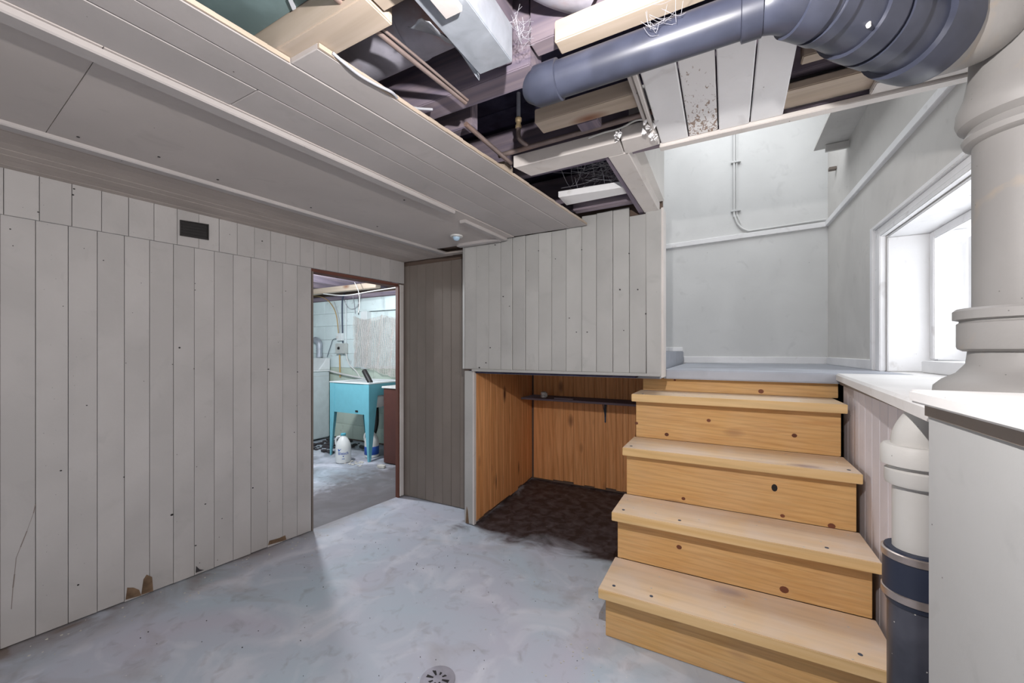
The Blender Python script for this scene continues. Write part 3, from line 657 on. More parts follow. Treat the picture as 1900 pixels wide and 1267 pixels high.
# ---- ledge above the wainscot and wainscot boards
EA, EB = V((.50, 2.57, 0)), V((.355, .95, 0))
lg = struct('trim_9', prism(nb(), [(EB.x, EB.y, LZ), (XR + .35, .95, LZ), (XR + .35, WY1 - .02, LZ), (XR - .002, WY1 - .02, LZ), (XR - .002, 2.568, LZ), (EA.x, EA.y - .002, LZ)], (0, 0, -.034), .008), M['ledge'], None, 'white painted ledge beside the stairs under the window')
GA, GB = V((.528, 2.56, 0)), V((.503, .95, 0))
bm = nb(); prism(bm, [GA + V((.017, 0, 0)), GB + V((.017, 0, 0)), GB + V((.06, 0, 0)), GA + V((.06, 0, 0))], (0, 0, LZ - .036)); ww = struct('wall_wainscot', bm, M['gap'])
k = 17; gd = (GB - GA)
for i in range(k):
    a, b = GA + gd * (i / k), GA + gd * ((i + 1) / k); e = gd.normalized() * .0013
    obj('board', prism(nb(), [V((a.x, (a + e).y, .004)), V((b.x, (b - e).y, .004)), V((b.x, (b - e).y, LZ - .036)), V((a.x, (a + e).y, LZ - .036))], (.016, 0, 0), .002), M['wains'], ww)
obj('cove', prism(nb(), [(EA.x + .012, 2.55, LZ - .035), (GA.x - .0, 2.55, LZ - .035), (GB.x, .96, LZ - .035), (EB.x + .05, .96, LZ - .035)], (0, 0, -.02), .004), M['part'], ww)
# boxed pier with slab
PXF = .345
pier = struct('wall_pier', box(nb(), (PXF, -1.65, 0), (XR - .001, 1.052, LZ - .0), .003), M['pier'])
slab = obj('slab', box(nb(), (.322, -1.65, LZ + .012), (XR - .001, 1.068, LZ + .037), .004), M['ledge'], pier, label='thick cream slab capping the pier')
obj('slab_bed', box(nb(), (PXF - .004, -1.65, LZ - .012), (XR - .002, 1.055, LZ + .011)), M['part'], pier)

# ================================================================== STAIRCASE
SX0, SX1 = -.468, .492
stc = thing('staircase', ((SX0 + SX1) / 2, 1.70, 0), 'knotty yellow pine staircase with four dusty treads leading up to the landing', 'staircase')
NY = [2.335, 2.106, 1.880, 1.656]; TZ = [1.005, .747, .489, .2437]; RY = [2.634, 2.408, 2.156, 1.952, 1.730]; TT = .042
for i in range(4):
    ybk = RY[i] + .0
    obj('tread', box(nb(), (SX0 - .006, NY[i], TZ[i] - TT), (SX1 + .006, ybk - .001, TZ[i]), .0022), M['tread'], stc)
tops = [LZ - .056] + [z for z in TZ]
for i in range(5):
    z1 = (LZ - .056) if i == 0 else TZ[i - 1] - TT - .001
    z0 = TZ[i] - .03 if i < 4 else .002
    obj('riser', box(nb(), (SX0 + .006, RY[i], z0 if i == 4 else TZ[i] + .0005), (SX1 - .004 + (.034 if i == 0 else 0), RY[i] + .02, z1), .0015), M['pine_x'], stc)
for x0 in (SX0 + .0065, SX1 - .024):       # sides, one board under each step
    for i in range(5):
        y0 = RY[i] + .0205; y1 = (RY[i - 1] + .0200) if i else YN + .0
        z1 = (LZ - .057) if i == 0 else TZ[i - 1] - TT - .002
        obj('side_board', box(nb(), (x0, y0, .002), (x0 + .018, y1, z1), .001), M['pine_y'], stc)
# open knots and nails on the stairs, paint chips on the treads
bm = nb()
def disc(bm, c, r, n, sq=1.0, t_=.0012):
    c = V(c); n = V(n); u = V((1, 0, 0)); v_ = n.cross(u); prism(bm, [c + u * math.cos(a) * r * sq + v_ * math.sin(a) * r for a in [i * 6.283 / 10 for i in range(10)]], n * -t_)
def onriser(i, px, py): return PY(px, py, RY[i] - .0006)
for i, px, py, r in ((1, 1315, 780, .009), (1, 1237, 806, .010), (1, 1181, 785, .008), (1, 1474, 808, .010), (2, 1268, 925, .008), (2, 1452, 957, .008), (2, 1543, 976, .012), (3, 1260, 1015, .010), (3, 1455, 1094, .014), (0, 1412, 726, .012), (0, 1252, 705, .006)):
    disc(bm, onriser(i, px, py), r, (0, -1, 0), 1.15)
obj('knots', bm, plain('knot_wood', (.24, .085, .045), .6, .3, .5), stc, kind='stuff')
bm = nb(); p = onriser(2, 1437, 905)
disc(bm, p, .017, (0, -1, 0), .7); disc(bm, p + V((.002, -.0013, 0)), .008, (0, -1, 0), .5); obj('open_knot', bm, M['blackobj'], stc)
bm = nb()
for i in range(4):
    for _ in range(14):
        c = V((random.uniform(SX0, SX1 - .02), random.uniform(NY[i] + .01, RY[i] - .01), TZ[i])); s = random.uniform(.002, .006); a = random.random() * 6
        prism(bm, [c + V((math.cos(a + k * 2.1) * s, math.sin(a + k * 2.1) * s * .7, 0)) for k in range(3)], (0, 0, .001))
obj('paint_chips', bm, M['debris'], stc, kind='stuff')
bm = nb()
for i, xs_ in enumerate(((.05,), (.03, .97), (.04, .30, .85), (.05, .21, .9))):
    for f in xs_:
        c = V((SX0 + (SX1 - SX0) * f, NY[i] + .05, TZ[i])); disc(bm, c + V((0, 0, .0012)), .007, (0, 0, 1))
obj('screw_heads', bm, M['iron'], stc, kind='stuff')

# ================================================================== PIPES
sc_ = (.42, 1.35)
sp_ = thing('soil_pipe', (sc_[0], sc_[1], 0), 'vertical waste pipe at the stair foot, ivory above and black below a banded rubber coupling', 'pipe')
obj('lower_pipe', lathe(nb(), [(.053, .001), (.053, .64)], (*sc_, 0)), M['black'], sp_, label='black lower pipe', smooth=True)
obj('coupling', lathe(nb(), [(.056, .62), (.060, .63), (.062, .66), (.0615, .72), (.062, .745), (.058, .757)], (*sc_, 0)), M['rubber'], sp_, label='blue-black rubber coupling', smooth=True)
obj('band', lathe(nb(), [(.061, .633), (.0645, .635), (.0645, .652), (.061, .654)], (*sc_, 0)), M['steel'], sp_, label='steel band', smooth=True)
obj('band', lathe(nb(), [(.061, .732), (.0645, .734), (.0645, .750), (.061, .752)], (*sc_, 0)), M['steel'], sp_, label='steel band', smooth=True)
obj('upper_pipe', lathe(nb(), [(.0435, .75), (.0435, .93)], (*sc_, 0)), M['soilwhite'], sp_, label='ivory painted upper pipe', smooth=True)
obj('hub', lathe(nb(), [(.046, .912), (.056, .917), (.0585, .925), (.0585, .952), (.053, .956), (.053, .962), (.066, .967), (.066, 1.008), (.060, 1.016), (.052, 1.017)], (*sc_, 0)), M['soilwhite'], sp_, label='double-ringed ivory hub', smooth=True)
obj('elbow', tube(nb(), smooth_path([(*sc_, 1.01), (sc_[0] + .004, sc_[1], 1.04), (sc_[0] + .022, sc_[1] - .004, 1.075), (sc_[0] + .05, sc_[1] - .01, 1.1025)], 6), .047, 24), M['soilwhite'], sp_, smooth=True)

# big beige stack on the ledge
SK = V((.652, 1.43, LZ))
stk = thing('vent_stack', SK, 'thick beige painted cast-iron stack rising from a flared base on the ledge', 'pipe')
def zs(y, F=.95): return (652 - y) / 735 * F + EYE - LZ
obj('base_flare', lathe(nb(), [(.168, .002), (.166, .022), (.150, .040), (.125, .056), (.108, .080), (.104, .118)], SK, 40), M['stack'], stk, smooth=True)
obj('hub', lathe(nb(), [(.112, .112), (.122, .118), (.124, .124), (.124, .182), (.119, .186), (.119, .190), (.131, .193), (.131, .214), (.125, .220), (.102, .222)], SK, 40), M['stack'], stk, smooth=True)
obj('shaft', lathe(nb(), [(.0975, .21), (.0975, .66)], SK, 40), M['stack'], stk, smooth=True)
obj('collar', lathe(nb(), [(.099, .630), (.112, .638), (.116, .650), (.108, .664), (.104, .672), (.122, .684), (.127, .700), (.125, .725), (.112, .76), (.104, .81), (.102, .86)], SK, 40), M['stack'], stk, smooth=True)
el = [SK + V((0, 0, .84)), SK + V((0, 0, .88)), SK + V((-.025, -.02, .915)), SK + V((-.09, -.05, .94)), V((.52, 1.355, 2.035)), V((.435, 1.32, 2.01))]
obj('bend', tube(nb(), smooth_path(el, 6), [.102 - .012 * min(1, i / 30) for i in range(31)], 32), M['stack'], stk, smooth=True)

# black overhead pipe: straight run, hubs, then bend to the stack
bp = thing('overhead_pipe', (-.3, 1.0, 1.98), 'large black plastic drain pipe crossing under the joists to the beige stack', 'pipe')
RP = .0445; YPp, ZPp = 1.0, 1.982
def rx(px, py): return PY(px, py, YPp).x
x_l = rx(1008, 165); 
obj('pipe_run', tube(nb(), [(x_l + .045, YPp, ZPp), (.055, YPp, ZPp)], RP, 32), M['dustpipe'], bp, smooth=True)
obj('end_hub', tube(nb(), [(x_l - .02, YPp + .002, ZPp + .005), (x_l - .015, YPp, ZPp), (x_l + .048, YPp, ZPp), (x_l + .050, YPp, ZPp)], [.046, .0505, .0505, .046], 32), M['dustpipe'], bp, smooth=True)
obj('hub', tube(nb(), [(.03, YPp, ZPp), (.032, YPp, ZPp), (.07, YPp, ZPp), (.072, YPp, ZPp)], [.045, .051, .051, .047], 32), M['dustpipe'], bp, smooth=True)
bend = [(.07, 1.0, 1.985), (.11, 1.005, 1.985), (.165, 1.04, 1.985), (.22, 1.10, 1.99), (.275, 1.16, 1.995), (.335, 1.22, 2.0), (.40, 1.285, 2.005), (.43, 1.315, 2.01)]
rb = [.050, .056, .063, .068, .074, .080, .088, .090]
bs = smooth_path(bend, 6); rr = []
for i in range(len(bs)):
    f = i / (len(bs) - 1) * (len(rb) - 1); k = min(int(f), len(rb) - 2); rr.append(rb[k] + (rb[k + 1] - rb[k]) * (f - k))
obj('bend', tube(nb(), bs, rr, 36), M['dustpipe'], bp, smooth=True)
def ringat(f0, f1, ex):
    i0, i1 = int(f0 * (len(bs) - 1)), max(int(f1 * (len(bs) - 1)), int(f0 * (len(bs) - 1)) + 1); seg_ = bs[i0:i1 + 1]
    pth = [seg_[0]] + seg_ + [seg_[-1]]; t0 = (seg_[1] - seg_[0]).normalized(); pth[0] = seg_[0] - t0 * .001; pth[-1] = seg_[-1] + t0 * .001
    rs_ = [rr[i0]] + [rr[i] + ex for i in range(i0, i1 + 1)] + [rr[i1]]; return tube(nb(), pth, rs_, 36)
for f0, f1, ex in ((.20, .30, .006), (.33, .36, .005), (.50, .60, .007), (.63, .70, .007), (.80, 1.0, .012)):
    obj('hub', ringat(f0, f1, ex), M['dustpipe'], bp, smooth=True)
nub = PZ(1585, 92, 1.97); obj('nub', tube(nb(), [(.265, 1.09, 1.945), (.265, 1.083, 1.930)], [.006, .004], 10), M['ceramic'], bp)
# pale timbers holding the pipe
def timber(name, lo, hi, lab, mat='pale_x', rot=0.0):
    o = thing(name, ((lo[0] + hi[0]) / 2, (lo[1] + hi[1]) / 2, lo[2]), lab, 'timber'); obj('beam', box(nb(), lo, hi, .003), M[mat], o)
    if rot: o.rotation_euler.z = rot
    return o
def xat(px, py, Y): return PY(px, py, Y).x
timber('timber_cleat', (xat(1000, 215, 1.34), 1.30, 2.075), (xat(1184, 170, 1.34), 1.38, 2.125), 'short pale timber block under the black pipe, left of the white planks')
timber('timber_cleat', (xat(1032, 95, .98), .968, 2.06), (.14, 1.018, 2.118), 'long pale timber batten above the black pipe at top of photo')
timber('timber_block', (xat(1078, 215, 1.46), 1.405, 2.09), (xat(1116, 215, 1.46), 1.465, 2.16), 'small rough grey-brown timber stub hanging behind the pale cleat', 'joist_y')

# galvanised duct boot
gb = thing('air_duct', (-.54, .80, 2.0), 'square galvanised sheet-metal duct end pointing down beside the round duct', 'duct')
obj('boot', box(nb(), (-.585, .30, 2.0), (-.485, .905, 2.095), .002), M['galv'], gb)
obj('lower_plate', box(nb(), (-.545, .20, 1.985), (-.50, .705, 1.999), .002), M['ceil'], gb, label='cream painted plate under the duct')
bm = nb(); gx = 9; gr = []
c0 = [V((-.69, .74, 2.055)), V((-.665, .80, 2.075)), V((-.645, .86, 2.07)), V((-.60, .925, 2.005))]
c1 = [V((-.587, .70, 2.003)), V((-.60, .79, 2.02)), V((-.588, .84, 2.035)), V((-.587, .906, 2.003))]
s0, s1 = smooth_path(c0, 5), smooth_path(c1, 5)
for a, b in zip(s0, s1):
    gr.append([bm.verts.new(a.lerp(b, j / 6) + V((0, 0, .008 * math.sin(j * 1.3 + a.y * 30)))) for j in range(7)])
for r0, r1 in zip(gr, gr[1:]):
    for j in range(6): bm.faces.new((r0[j], r0[j + 1], r1[j + 1], r1[j]))
o = obj('flap', bm, M['galv'], gb, label='crumpled metal flap', smooth=True); md = o.modifiers.new('t', 'SOLIDIFY'); md.thickness = .0015
rdct = thing('round_duct', (-.9, .87, 2.1), 'dark rust-stained round duct lying between the joists', 'duct')
obj('barrel', tube(nb(), [(-1.33, .87, 2.205), (-.60, .87, 2.205)], .097, 40), M['galv_dk'], rdct, smooth=True)
obj('seam', tube(nb(), [(-.80, .87, 2.205), (-.79, .87, 2.205)], .0995, 40), M['galv_dk'], rdct, smooth=True)
# second dark round elbow behind
er = thing('round_duct', (-.40, .8, 2.2), 'dark round duct elbow above the galvanised box, near the top edge of the photo', 'duct')
obj('barrel', tube(nb(), smooth_path([(-.44, .60, 2.22), (-.42, .78, 2.22), (-.38, .90, 2.215), (-.30, .985, 2.21)], 6), .085, 32), M['galv_dk'], er, smooth=True)

# thin pipes and cables in the joist space
def pipe_thing(name, pts, r, mat, lab, cat='pipe', k=5, part='tube'):
    o = thing(name, V(pts[len(pts) // 2]), lab, cat); obj(part, tube(nb(), smooth_path(pts, k) if len(pts) > 2 else pts, r, 10), M[mat], o, smooth=True); return o
pipe_thing('thin_pipe', [PZ(x, y, 2.05) for x, y in ((585, -35), (690, 50), (760, 107), (864, 190))], .0075, 'copper', 'dull brown thin pipe running under the pale joist')
pipe_thing('thin_pipe', [PZ(x, y, 2.05) for x, y in ((598, -35), (700, 46), (770, 103), (868, 186))], .004, 'copper', 'second thinner brown line lying against the dull brown pipe')
pipe_thing('thin_pipe', [PZ(864, 230, 2.07), PZ(948, 303, 2.07)], .009, 'copper', 'short grey pipe between the weathered joist end and the painted rail')
hp = pipe_thing('water_pipe', [V((-.86, 1.48, 2.095)), V((-.5, 1.48, 2.10)), V((-.21, 1.48, 2.105))], .010, 'copper', 'dusty grey water pipe running behind the timber stub')
vp = thing('water_pipe', (-.742, 1.45, 2.11), 'white hanging riser pipe with a brass coupling and elbow', 'pipe')
vx = xat(962, 200, 1.45)
obj('riser_tube', tube(nb(), [(vx, 1.45, 2.212), (vx, 1.45, 2.33)], .0085, 14), M['whitepipe'], vp, smooth=True)
obj('coupling', lathe(nb(), [(.009, .0), (.013, .003), (.013, .012), (.010, .016), (.010, .026), (.0135, .030), (.0135, .042), (.009, .046)], (vx, 1.45, 2.168), 20), M['brass'], vp, smooth=True)
obj('elbow', tube(nb(), smooth_path([(vx, 1.45, 2.17), (vx, 1.45, 2.138), (vx + .006, 1.455, 2.122), (vx + .022, 1.47, 2.108), (vx + .03, 1.478, 2.104)], 5), .0095, 14), M['copper'], vp, smooth=True)
pipe_thing('flat_cable', [PZ(x, y, z) for x, y, z in ((617, 98, 2.022), (640, 118, 2.015), (668, 140, 2.013), (700, 158, 2.013), (728, 172, 2.013), (744, 190, 2.03), (768, 200, 2.05), (802, 203, 2.07))], .0042, 'cable', 'grey electrical cable drooping along the cut ceiling boards', 'cable')
pipe_thing('loose_wire', [PZ(x, y, 2.07) for x, y in ((1092, 256), (1120, 246), (1150, 238), (1178, 224), (1192, 222))], .003, 'ceramic', 'thin white wire hanging beside the painted rails', 'wire')
# flaky torn plaster lump
pf = thing('plaster_scrap', PZ(1205, 245, 2.04), 'torn white plaster scraps hanging at the corner of the white planks', 'plaster')
bm = nb()
for _ in range(26):
    p = PZ(1206 + jit(13), 245 + jit(20), 2.04 + jit(.012)); s = random.uniform(.004, .011); a = random.random() * 6
    prism(bm, [p + V((math.cos(a + k * 2.1) * s, math.sin(a + k * 2.1) * s, jit(.008))) for k in range(3)], (0, 0, .003))
obj('scraps', bm, M['white'], pf, kind='stuff')
bm = nb()
for _ in range(14):
    p = PZ(1146 + jit(5), 256 + jit(10), 2.04 + jit(.006)); s = random.uniform(.003, .008); a = random.random() * 6
    prism(bm, [p + V((math.cos(a + k * 2.1) * s, math.sin(a + k * 2.1) * s, jit(.006))) for k in range(3)], (0, 0, .003))
obj('rail_scraps', bm, M['white'], pf, kind='stuff')
# cobwebs
def web(name, lab, c, spread, n, r=.0004):
    bm = nb()
    for _ in range(n):
        a = c + V((jit(spread[0]), jit(spread[1]), jit(spread[2]))); b = c + V((jit(spread[0]), jit(spread[1]), jit(spread[2]))); m_ = (a + b) / 2 + V((jit(.01), jit(.01), -random.uniform(0, .02)))
        tube(bm, smooth_path([a, m_, b], 4), r, 3, False)
    o = obj(name, bm, M['web'], None, lab, 'cobweb', None, 'stuff'); return o
web('cobweb', 'dense cobwebs filling the small square ceiling opening', V((-.55, 1.95, 2.16)), (.20, .22, .07), 90, .0007)
web('cobweb', 'wispy cobweb on the black pipe', V((-.12, .945, 2.0)), (.05, .02, .03), 20)
web('cobweb', 'dusty cobweb tuft at the end of the pale batten', V((-.47, .93, 2.10)), (.03, .04, .04), 30)

# ceiling lamp holder
lp = PZ(847, 437, CEIL - .004)
lt = thing('ceiling_lamp', lp, 'small round white lamp holder with a bluish lens under the ceiling panel', 'lamp')
obj('base', lathe(nb(), [(.030, -.012), (.040, -.010), (.042, -.004), (.042, -.0005)], lp, 28), M['ceramic'], lt, smooth=True)
obj('lens', lathe(nb(), [(.004, -.034), (.014, -.031), (.021, -.024), (.023, -.012)], lp, 24), M['lens'], lt, smooth=True)

# floor drain
dc = PZ(812, 1262, 0)
dn = thing('floor_drain', (dc.x, dc.y, 0), 'round grey metal floor drain cover in the concrete near the camera', 'drain')
obj('cover', lathe(nb(), [(.066, .0005), (.066, .004), (.060, .007), (.052, .0055)], (dc.x, dc.y, 0), 36), M['galv_dk'], dn, smooth=True)
for i in range(8):
    a = i * math.pi / 4 + .2; u = V((math.cos(a), math.sin(a), 0)); v_ = V((-u.y, u.x, 0)); c = V((dc.x, dc.y, .0056))
    obj('slot', prism(nb(), [c + u * .018 - v_ * .003, c + u * .046 - v_ * .007, c + u * .046 + v_ * .007, c + u * .018 + v_ * .003], (0, 0, .001)), M['blackobj'], dn)

# ================================================================== LAUNDRY ROOM
LY = 3.84
struct('floor_laundry', prism(nb(), [V((-6.3, 1.0, 0)), wl(1.0, 0, -.031), wl(LY + .1, 0, -.031), V((-6.3, LY + .1, 0))], (0, 0, -.1)), M['floor_laundry'])
bm = nb(); box(bm, (-6.3, LY + .02, 0), (-2.45, LY + .12, 1.02)); box(bm, (-6.3, LY + .02, 1.02), (-4.42, LY + .12, 2.35)); box(bm, (-4.42, LY + .02, 1.80), (-2.45, LY + .12, 2.35)); box(bm, (-2.9, LY + .02, 1.02), (-2.45, LY + .12, 1.8))
wlf = struct('wall_laundry', bm, M['gap'])
bz = [0.02, .22, .42, .62, .82, 1.02, 1.22, 1.42, 1.62, 1.80, 1.985]
for r in range(len(bz) - 1):                 # painted blocks
    x = -6.2 + (.2 if r % 2 else 0)
    while x < -2.5:
        x1 = x + .40
        z0, z1 = bz[r] + .0012, bz[r + 1] - .0012
        spans = [(x, x1)]
        if 1.0 < (z0 + z1) / 2 < 1.8: spans = [(s, min(e, -4.40)) for s, e in spans if s < -4.44]
        for s, e in spans:
            o = LY + jit(.002); obj('block', prism(nb(), [(s + .0012, o, z0), (e - .0012, o, z0), (e - .0012, o, z1), (s + .0012, o, z1)], (0, .03, 0), .002), M['laundrylow'] if z1 < 1.03 else M['laundrywall'], wlf)
        x = x1
struct('wall_laundry_left', box(nb(), (-6.35, .9, 0), (-6.25, LY + .1, 2.4)), M['laundrywall'])
struct('wall_laundry_near', box(nb(), (-6.3, .9, 0), (-2.8, 1.0, 2.4)), M['laundrywall'])
struct('wall_laundry_right', prism(nb(), [(-2.60, YP + .10, 0), (-2.56, LY + .02, 0), (-2.45, LY + .02, 0), (-2.45, YP + .10, 0)], (0, 0, 2.4)), M['laundrywall'])
cl_ = struct('ceiling_laundry', box(nb(), (-6.3, .9, 2.30), (-2.63, LY + .12, 2.34)), M['joist_x'])
for x in (-5.6, -5.2, -4.8, -4.4, -4.0, -3.6, -3.2, -2.85):
    obj('joist', box(nb(), (x, 1.0, 2.09), (x + .045, LY + .1, 2.298), .003), M['joist_y'], cl_)
obj('beam', box(nb(), (-6.2, 3.42, 2.02), (-3.7, 3.50, 2.088), .004), M['pale_x'], cl_, label='pale rough timber beam')
obj('sill_plate', box(nb(), (-6.2, LY - .01, 1.99), (-2.65, LY + .08, 2.05), .004), M['joist_x'], cl_)
# laundry window and net
w2 = struct('window_2', box(nb(), (-4.42, LY - .012, 1.80), (-2.7, LY + .10, 1.83), .003), M['laundrywall'], None, 'laundry window behind the net')
obj('frame', box(nb(), (-4.42, LY - .02, 1.01), (-4.30, LY + .10, 1.80), .004), M['enamel'], w2)
obj('frame', box(nb(), (-4.30, LY + .03, 1.01), (-2.9, LY + .07, 1.06), .004), M['enamel'], w2)
obj('pane', box(nb(), (-4.30, LY + .06, 1.06), (-2.9, LY + .066, 1.80)), M['laundrywall'], w2, label='whitewashed pane')
bm = nb(); nx, nz = 62, 40; g = []
nx0, nx1 = PY(656, 640, LY - .05).x, -2.95
for j in range(nz + 1):
    row = []
    for i in range(nx + 1):
        u, v_ = i / nx, j / nz; X = nx0 + (nx1 - nx0) * u; zt = 1.735 - .05 * abs(math.sin(u * 9)) ; zb_ = .98 + .06 * math.sin(u * 7 + 1)
        row.append(bm.verts.new((X + .006 * math.sin(v_ * 20 + i), LY - .06 + .02 * math.sin(u * 46 + v_ * 2) + .005 * math.sin(v_ * 31), zt + (zb_ - zt) * v_ + .004 * math.sin(i * 2.1))))
    g.append(row)
for j in range(nz):
    for i in range(nx): bm.faces.new((g[j][i], g[j][i + 1], g[j + 1][i + 1], g[j + 1][i]))
nc = obj('net_curtain', bm, M['net'], None, 'knotted string net hung over the laundry window', 'curtain', None, 'stuff')
md = nc.modifiers.new('net', 'WIREFRAME'); md.thickness = .0055; md.use_replace = True

# washer
WX = -5.01
ws_ = thing('washing_machine', (WX - .33, 3.45, 0), 'old white washing machine seen side-on at the left of the laundry doorway', 'washing machine')
obj('cabinet', box(nb(), (WX - .66, 3.16, .025), (WX, 3.78, .965), .012), M['washer'], ws_)
obj('top', box(nb(), (WX - .665, 3.155, .966), (WX + .006, 3.785, .988), .006), M['enamel'], ws_)
bm = nb(); prism(bm, [(WX + .004, 3.60, .989), (WX + .004, 3.785, .989), (WX + .004, 3.785, 1.155), (WX + .004, 3.73, 1.155)], (-.66, 0, 0), .006); obj('console', bm, M['enamel'], ws_)
obj('panel_seam', box(nb(), (WX + .0005, 3.17, .90), (WX + .002, 3.77, .904)), M['boxgrey'], ws_)
# dryer duct
fd = thing('flexible_duct', (-5.16, 3.80, 1.16), 'short silver duct elbow rising behind the washing machine', 'duct')
p0 = PY(593, 665, 3.8); bm = nb()
pth = smooth_path([(p0.x, 3.795, 1.16), (p0.x, 3.795, 1.30), (p0.x - .005, 3.795, 1.37), (p0.x - .05, 3.795, 1.41), (p0.x - .10, 3.795, 1.425)], 7)
obj('duct', tube(bm, pth, [.043 + (.003 if i % 2 else 0) for i in range(len(pth))], 24), M['galv'], fd, smooth=True)
# electrical boxes
def lw(x, y, o_=.0): return PY(x, y, LY - o_)
eb = thing('switch_box', lw(633, 655, .03), 'grey electrical switch box with a round dark dial on the block wall', 'electrical box')
a, b = lw(624, 656, .05), lw(641, 637, .05); obj('body', box(nb(), (a.x, LY - .07, a.z), (b.x, LY - .003, b.z), .006), M['boxgrey'], eb)
c = lw(628.5, 646, .07); obj('dial', tube(nb(), [(c.x, LY - .071, c.z), (c.x, LY - .082, c.z)], [.022, .018], 16), M['blackobj'], eb)
eb2 = thing('outlet_box', lw(629, 626, .03), 'small white outlet box above the grey switch box', 'electrical box')
a, b = lw(624, 632, .05), lw(634, 618, .05); obj('body', box(nb(), (a.x, LY - .05, a.z), (b.x, LY - .003, b.z), .005), M['enamel'], eb2)
obj('plug', box(nb(), (a.x + .01, LY - .065, a.z + .03), (a.x + .04, LY - .0505, a.z + .06), .003), M['ceramic'], eb2)
def lp_(name, px, r, mat, lab, o_=.02, cat='cable'): return pipe_thing(name, [lw(x, y, o_) for x, y in px], r, mat, lab, cat)
lp_('wall_cable', [(577, 548), (600, 552), (615, 565), (624, 585), (628, 618)], .006, 'yellow', 'tan cable curving down to the outlet box')
lp_('wall_cable', [(620, 560), (626, 580), (630, 600), (630, 618)], .005, 'cable', 'grey cable dropping beside the tan cable')
lp_('conduit_pipe', [(639, 545), (635, 558), (635, 600), (636, 636)], .010, 'iron', 'dark green-black conduit dropping to the switch box', cat='conduit')
lp_('conduit_pipe', [(642, 556), (642, 637)], .006, 'enamel', 'thin white conduit right of the dark one', cat='conduit')
lp_('conduit_pipe', [(630, 658), (631, 700)], .010, 'yellow', 'brown pipe below the switch box', cat='conduit')
lp_('hose', [(642, 656), (648, 676), (660, 688), (668, 700)], .008, 'ceramic', 'cream hose running from the switch box to the sink', .04, 'hose')
lp_('wall_pipe', [(610, 688), (640, 695), (676, 702)], .014, 'ceramic', 'cream pipe crossing the wall above the sink', .04, 'pipe')
lp_('hanging_wire', [(655, 548), (659, 582)], .004, 'cable', 'thin wire looping beside the net, left strand', .02, 'wire')
lp_('hanging_wire', [(665, 548), (665, 584)], .004, 'blackobj', 'thin wire hanging beside the net, right strand', .02, 'wire')
lp_('hanging_wire', [(638, 556), (645, 570), (655, 573), (664, 565), (670, 545)], .004, 'cable', 'slack wire loop above the net', .03, 'wire')
lp_('hanging_wire', [(607, 662), (614, 640), (618, 630), (626, 628)], .004, 'iron', 'thin dark wire sagging left from the outlet box', .03, 'wire')
pipe_thing('loose_wire', [PY(x, y, 3.35) for x, y in ((600, 545), (640, 548), (690, 540), (737, 533))], .006, 'ceramic', 'white wire strung along under the laundry joists', 'wire')
pipe_thing('loose_wire', [PY(x, y, 3.3) for x, y in ((658, 524), (665, 540), (667, 560), (665, 580))], .004, 'ceramic', 'white wire dangling from the laundry joists in front of the net', 'wire')

# sink
SKX1, SKX0, SKY0, SKY1, SZ = -3.535, -4.19, 3.17, 3.74, .892
sk = thing('laundry_sink', ((SKX0 + SKX1) / 2, (SKY0 + SKY1) / 2, 0), 'turquoise enamel laundry sink with tapered legs and a white rim', 'sink')
bm = nb()
box(bm, (SKX0, SKY0, .53), (SKX1, SKY0 + .012, SZ - .012)); box(bm, (SKX0, SKY1 - .012, .53), (SKX1, SKY1, SZ - .012)); box(bm, (SKX0, SKY0 + .012, .66), (SKX0 + .012, SKY1 - .012, SZ - .012)); box(bm, (SKX1 - .012, SKY0 + .012, .74), (SKX1, SKY1 - .012, SZ - .012))
obj('apron', bm, M['sink'], sk)
bm = nb(); box(bm, (SKX0 + .02, SKY0 + .02, .60), (SKX1 - .02, SKY1 - .02, .63)); 
for lo, hi in (((SKX0 + .02, SKY0 + .02, .63), (SKX0 + .05, SKY1 - .02, SZ - .015)), ((SKX1 - .05, SKY0 + .02, .63), (SKX1 - .02, SKY1 - .02, SZ - .015)), ((SKX0 + .05, SKY0 + .02, .63), (SKX1 - .05, SKY0 + .05, SZ - .015)), ((SKX0 + .05, SKY1 - .05, .63), (SKX1 - .05, SKY1 - .02, SZ - .015))): box(bm, lo, hi)
obj('basin', bm, M['enamel'], sk, label='white tub')
bm = nb()
for lo, hi in (((SKX0 - .01, SKY0 - .01, SZ - .014), (SKX1 + .01, SKY0 + .06, SZ)), ((SKX0 - .01, SKY1 - .05, SZ - .014), (SKX1 + .01, SKY1 + .01, SZ)), ((SKX0 - .01, SKY0 + .06, SZ - .014), (SKX0 + .05, SKY1 - .05, SZ)), ((SKX1 - .05, SKY0 + .06, SZ - .014), (SKX1 + .01, SKY1 - .05, SZ))): box(bm, lo, hi, .003)
obj('rim', bm, M['enamel'], sk, label='white rim')
for (cx_, cy_, dx, dy) in ((SKX1, SKY0, -1, 1), (SKX0, SKY0, 1, 1), (SKX1, SKY1, -1, -1), (SKX0, SKY1, 1, -1)):
    bm = nb(); e = .004; X0, Y0 = cx_ - dx * e, cy_ - dy * e
    prism(bm, [(X0, Y0, .003), (X0 + dx * .02, Y0, .003), (X0 + dx * .075, Y0, .50), (X0 + dx * .085, Y0, SZ - .016), (X0, Y0, SZ - .016)], (0, dy * .004, 0))
    prism(bm, [(X0, Y0 + dy * .0045, .003), (X0, Y0 + dy * .03, .003), (X0, Y0 + dy * .13, .74), (X0, Y0 + dy * .15, SZ - .016), (X0, Y0 + dy * .0045, SZ - .016)], (dx * .004, 0, 0))
    obj('leg', bm, M['sink'], sk)
p = PY(662, 763, SKY0); obj('badge', box(nb(), (p.x - .022, SKY0 - .005, p.z - .011), (p.x + .022, SKY0 - .0005, p.z + .011), .002), M['blackobj'], sk, label='small dark plate')
